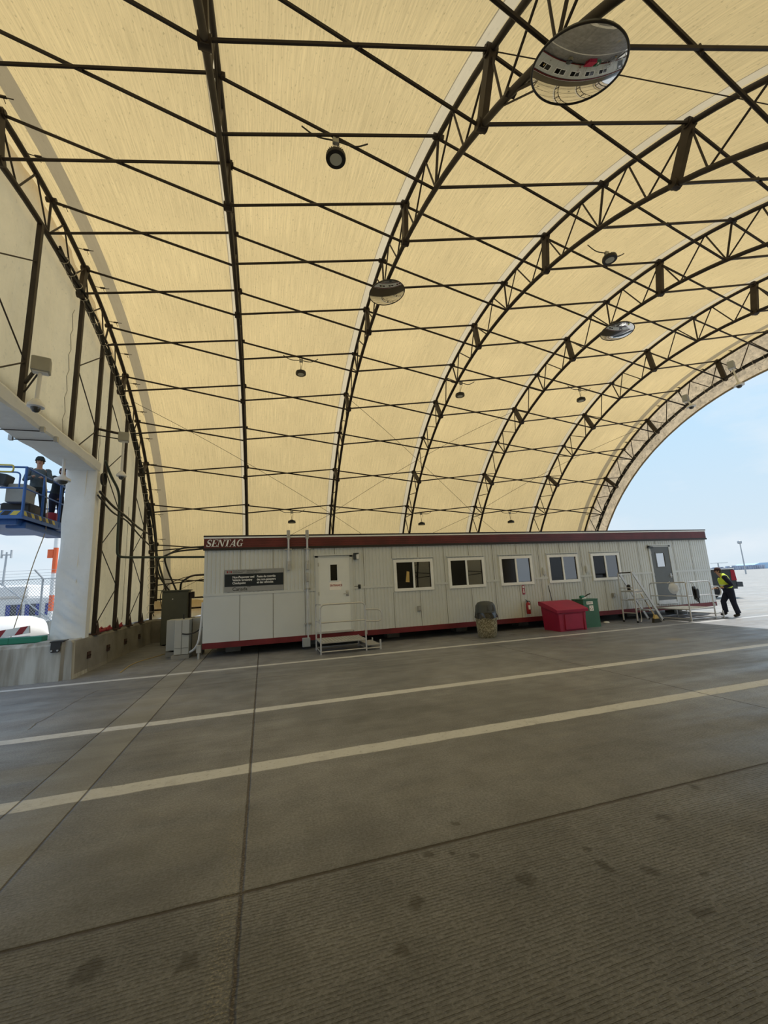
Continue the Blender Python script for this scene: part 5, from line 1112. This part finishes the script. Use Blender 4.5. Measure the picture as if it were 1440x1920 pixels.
MB().box((lx1 - .52, ly0 + .3, z + .35), (lx1 - .12, ly0 + .75, z + .80), bev=.02).build('document_box', 'boxgrey', t); MB().box((lx1 - .7, ly0 + .5, z + .0), (lx1 - .1, ly0 + 1.05, z + .38), bev=.03).build('tool_bin', 'black', t)
MB().tube(rounded([(lx1 - .75, ly0 - .02, z + 1.16), (lx1 - .25, ly0 - .02, z + 1.16), (lx1 - .25, ly0 - .02, z + 1.0), (lx1 - .5, ly0 - .02, z + 1.0)], .06), .018, 8).build('yellow_handle', 'yellow', t)
MB().box((lx0 + .1, ly0 + .2, z - .20), (lx1 - .18, ly1 - .4, z - .06), bev=.02).box((lx1 - .5, ly0 + .4, z - .26), (lx1 - .1, ly1 - .2, z - .1), bev=.02).build('platform_support', 'blue', t)
MB().bar((-6.3, 12.2, z - .35), (-8.6, 12.6, z - 1.0), .2, .28, up=(0, 0, 1)).bar((-8.6, 12.6, z - 1.0), (-14.0, 13.4, 1.4), .3, .36, up=(0, 0, 1)).build('boom_arm', 'blue', t)
MB().box((-15.6, 12.3, .5), (-12.8, 14.5, 1.5), bev=.08).build('chassis', 'blue', t)
for x_ in (-15.1, -13.3):
    for y_ in (12.2, 14.6): MB().lathe((x_, y_ - .15, .5), [(.0, 0), (.30, .0), (.48, .03), (.5, .15), (.48, .27), (.3, .3), (0, .3)], 24, axis=(0, 1, 0)).build('wheel', 'rubber', t)
tag(MB().lathe((-5.52, 13.0, LZ), [(.0, 0), (.13, 0), (.13, .34), (.11, .36), (.0, .36)], 16).build('red_pail', 'ssred', org=(-5.52, 13.0, LZ)), 'red pail on the lift floor beside the drape', 'pail')
tag(MB().tube(rounded([(-5.27, 11.95, LZ + 1.10), (-5.27, 12.2, LZ + .2), (-5.43, 12.58, 3.72 - .3), (-5.97, 13.27, 2.55), (-6.42, 13.86, 1.3), (-6.9, 14.3, .0)], .8, 8), .011, 6).build('hanging_rope', 'wood', org=(-5.3, 12, 4.5)), 'pale rope hanging from the lift rail to the ground', 'rope')

# ---------------------------------------------------------------- outside left
t = thing('storage_tank', 'large white rounded tank with a grey lower band beyond the barrier', 'tank', (-8.3, 15.6, 0))
rows = []
for i in range(15):
    u = i / 14; e_ = math.sqrt(max(0, 1 - max(0, (u - .80) / .20) ** 2)) if u > .8 else 1.0
    x_ = -10.6 + 4.15 * u; rows.append([(x_, 15.75 + .85 * e_ * math.cos(a), .62 + .62 * (e_ ** .8) * math.sin(a)) for a in [PI * k / 14 for k in range(15)]])
MB().grid(rows).build('tank_shell', 'whitep', t)
rows = [[(-10.6, 14.90, .62), (-6.62, 14.92, .62), (-6.46, 15.75, .62)], [(-10.6, 14.93, 0), (-6.64, 14.95, 0), (-6.5, 15.75, 0)]]; MB().grid(rows, sm=False).box((-10.6, 14.9, .58), (-6.6, 14.96, .66)).build('lower_band', 'tankg', t)
MB().box((-6.66, 14.94, .15), (-6.60, 15.0, .5)).build('vent_cap', 'charcoal', t)
tag(MB().box((-5.78, 10.75, .77), (-4.52, 11.0, .90), bev=.012).box((-5.12, 10.745, .775), (-5.115, 10.752, .90)).box((-5.50, 10.745, .775), (-5.495, 10.752, .90)).build('green_case', 'greenbox', org=(-5, 10.9, .77)), 'long flat green case lying on the stained barrier', 'case')
t = thing('boom_gate', 'white boom gate arm with dark red stripes above the barrier', 'gate arm', (-7.5, 11.3, 0))
a0, a1 = Vector((-8.2, 11.35, .62)), Vector((-4.98, 11.25, 1.03)); MB().bar(a0, a1, .05, .16, up=(0, 0, 1)).build('arm', 'whitep', t)
b = MB(); d = (a1 - a0)
for f_ in (.985, .86, .735, .61): c = a0 + d * (f_ - .035); b.prism([c + Vector((-.10, -.03, -.085)), c + Vector((.04, -.03, -.07)), c + Vector((.14, -.03, .095)), c + Vector((0.0, -.03, .08))], (0, .004, 0))
b.build('red_stripes', 'red_ink', t); MB().box((-8.4, 11.2, 0), (-8.05, 11.5, .95), bev=.02).build('gate_post', 'whitep', t)
# chain link fence
def fence_line(p0, p1, H, z0, lab, mesh=True):
    p0, p1 = Vector(p0), Vector(p1); d = (p1 - p0); Ln = d.length; d.normalize(); t = thing('chain_link_fence', lab, 'fence', tuple(p0), 'chain link fences')
    def q(s, z_): return p0 + d * s + Vector((0, 0, z_))
    MB().tube([q(0, H), q(Ln, H)], .022, 6).build('top_rail', 'fence', t); MB().tube([q(0, z0), q(Ln, z0)], .018, 6).build('bottom_rail', 'fence', t)
    n = int(Ln / 3.0) + 1
    for i in range(n): s_ = min(Ln, i * 3.0 + 2.0); MB().tube([q(s_, 0), q(s_, H), q(s_, H) + Vector((-.28, -.1, .38))], .04, 8).build('post', 'fence', t)
    b = MB(); st = .13
    if mesh:
        s_ = -H
        while s_ < Ln:
            for sg in (1, -1):
                a = (s_, z0) if sg == 1 else (s_ + (H - z0), z0); c = (s_ + (H - z0), H) if sg == 1 else (s_, H)
                def clip(a, c):
                    (x0, y0), (x1, y1) = a, c
                    if max(x0, x1) <= 0 or min(x0, x1) >= Ln: return None
                    pts = []
                    for (u, v_) in (a, c):
                        if u < 0 or u > Ln: k = (0 if u < 0 else Ln); v_ = y0 + (y1 - y0) * (k - x0) / (x1 - x0); u = k
                        pts.append((u, v_))
                    return pts
                cc = clip(a, c)
                if cc: b.tube([q(*cc[0]), q(*cc[1])], .0075, 3, caps=False)
            s_ += st
        o = b.build('wire_mesh', 'fence', t)
    b = MB()
    for k in range(3): b.tube([q(0, H) + Vector((-.08 * (k + 1), -.065 * (k + 1), .115 * (k + 1))), q(Ln, H) + Vector((-.08 * (k + 1), -.065 * (k + 1), .115 * (k + 1)))], .006, 4)
    b.build('barbed_wire', 'fence', t); MB().tube([q(Ln - 3.0, H), q(Ln - .6, z0)], .022, 6).build('diagonal_brace', 'fence', t)
fence_line((-16.5, 22.6, 0), (-7.7, 20.2, 0), 2.58, .85, 'chain link fence with barbed wire left of the draped jamb')
b = MB()
b.box((-16.5, 22.7, 0), (-7.4, 23.3, .82), rot=Matrix.Rotation(-.266, 3, 'Z')); tag(b.build('fence_barrier', 'conc', org=None), 'pale concrete footing wall under the chain link fence', 'barrier')
t = thing('portable_cabin', 'long white portable cabin with blue curtained windows behind the fence', 'cabin', (-17, 31, 0))
MB().box((-26, 30.2, .3), (-9.6, 33.5, 1.95), bev=.05).build('walls', 'whitep', t); MB().box((-26, 30.0, 1.95), (-13.6, 33.6, 2.72), bev=.12).build('roof', 'whitep', t)
for x_, w_ in ((-16.3, .75), (-14.65, .78), (-13.7, .78), (-12.68, .62), (-11.4, .75)):
    w = MB().box((x_, 30.15, .86), (x_ + w_, 30.22, 1.56)).build('window', 'glassd', t); MB().box((x_ + .03, 30.12, .88), (x_ + .24, 30.16, 1.54)).build('curtain', 'curtain', w)
    if w_ > .7: MB().box((x_ + w_ - .22, 30.12, .88), (x_ + w_ - .03, 30.16, 1.54)).build('curtain', 'curtain', w)
    MB().box((x_ - .06, 30.14, .80), (x_ + w_ + .06, 30.18, .86)).build('window_sill', 'whitep', w)
t = thing('signal_mast', 'orange and white banded pole with a square sign', 'pole', (-11.7, 28.6, 0)); zz = 0; 
for i, (z0, z1, m) in enumerate(((0, 1.1, 'whitep'), (1.1, 2.0, 'orange'), (2.0, 3.25, 'whitep'), (3.25, 4.75, 'orange'), (4.75, 7.6, 'whitep'))): MB().tube([(-11.75, 28.6, z0), (-11.75, 28.6, z1)], .125, 14).build('band', m, t)
MB().box((-12.12, 28.5, 4.15), (-11.85, 28.6, 4.65)).build('sign_plate', 'orange', t)
t = thing('antenna_mast', 'thin grey mast with antennas far behind the fence', 'mast', (-36.3, 73.5, 0))
MB().tube([(-36.4, 73.5, 0), (-36.3, 73.5, 9.2)], [.20, .12], 8).build('pole', 'pole', t)
MB().box((-36.9, 73.4, 8.7), (-35.7, 73.6, 8.85)).box((-36.95, 73.35, 8.3), (-36.80, 73.65, 9.5)).box((-35.8, 73.35, 8.3), (-35.65, 73.65, 9.5)).build('antennas', 'pole', t)

# ---------------------------------------------------------------- outside right
t = thing('pickup_truck', 'dark pickup truck rear with a red tail light behind the walking person', 'truck', (22.4, 18, 0))
hd_ = Vector((-.70, .71, 0)).normalized(); sd = Vector((hd_.y, -hd_.x, 0)); rear = Vector((24.3, 16.05, 0))   # near rear corner; body runs along hd_, away along sd*+
def tp(a, s, z_): return rear + hd_ * a + sd * s + Vector((0, 0, z_))
def tbox(b, a0, a1, s0, s1, z0, z1, ins=0): b.add([tp(a0, s0, z0), tp(a1, s0, z0), tp(a1, s1, z0), tp(a0, s1, z0), tp(a0 + ins, s0 + ins * .4, z1), tp(a1 - ins, s0 + ins * .4, z1), tp(a1 - ins, s1 - ins * .4, z1), tp(a0 + ins, s1 - ins * .4, z1)], [(3, 2, 1, 0), (4, 5, 6, 7), (0, 1, 5, 4), (1, 2, 6, 5), (2, 3, 7, 6), (3, 0, 4, 7)])
b = MB(); tbox(b, 0, 5.6, 0, 1.95, .50, 1.10); tbox(b, .02, 5.5, .03, 1.92, 1.08, 1.55, .04); b.build('bed_and_body', 'truck', t)
b = MB(); tbox(b, 2.3, 4.5, .08, 1.87, 1.52, 2.02, .3); b.build('cab', 'truck', t); b = MB(); tbox(b, 2.42, 4.35, .06, 1.89, 1.58, 1.94, .24); b.build('side_windows', 'glassd', t)
b = MB(); tbox(b, -.02, .20, -.012, .20, .95, 1.50, .03); b.build('tail_light', 'tail', t); b = MB(); tbox(b, -.02, .16, 1.80, 1.97, .95, 1.50); b.build('tail_light', 'tail', t)
b = MB(); tbox(b, -.24, .04, .0, 1.95, .60, .86); b.build('rear_bumper', 'charcoal', t)
b = MB(); tbox(b, 0, 2.3, -.0, .08, 1.55, 1.60); b.build('bed_rail', 'whitep', t)
for a in (1.15, 4.6):
    for s_ in (.12, 1.83): MB().lathe(tp(a, s_, .40), [(0, -.13), (.24, -.13), (.38, -.10), (.40, 0), (.38, .10), (.24, .13), (0, .13)], 24, axis=sd).build('wheel', 'rubber', t)
def far(px, D_):   # heading (x,y) pairs far out on the apron
    return px
t = thing('light_pole', 'tall light pole on the distant apron', 'pole', (112, 71.5, 0))
MB().tube([(111.9, 71.5, 0), (111.9, 71.5, 7.6)], [.16, .10], 8).build('pole', 'pole', t); MB().box((111.5, 71.1, 7.3), (112.2, 71.9, 8.1), bev=.15).build('lamp_head', 'pole', t)
t = thing('runway_mast', 'short mast with a long crossbar beyond the trailer corner', 'mast', (117.3, 81.2, 0))
MB().tube([(117.3, 81.2, 0), (117.3, 81.2, 3.1)], .16, 8).build('pole', 'pole', t); MB().bar((115.4, 81.8, 3.1), (119.8, 80.4, 3.1), .10, .10).build('crossbar', 'pole', t)
t = thing('cargo_row', 'low pale blue grey row of cargo equipment along the horizon', 'equipment', (330, 218, 0)); random.seed(3)
for i in range(24):
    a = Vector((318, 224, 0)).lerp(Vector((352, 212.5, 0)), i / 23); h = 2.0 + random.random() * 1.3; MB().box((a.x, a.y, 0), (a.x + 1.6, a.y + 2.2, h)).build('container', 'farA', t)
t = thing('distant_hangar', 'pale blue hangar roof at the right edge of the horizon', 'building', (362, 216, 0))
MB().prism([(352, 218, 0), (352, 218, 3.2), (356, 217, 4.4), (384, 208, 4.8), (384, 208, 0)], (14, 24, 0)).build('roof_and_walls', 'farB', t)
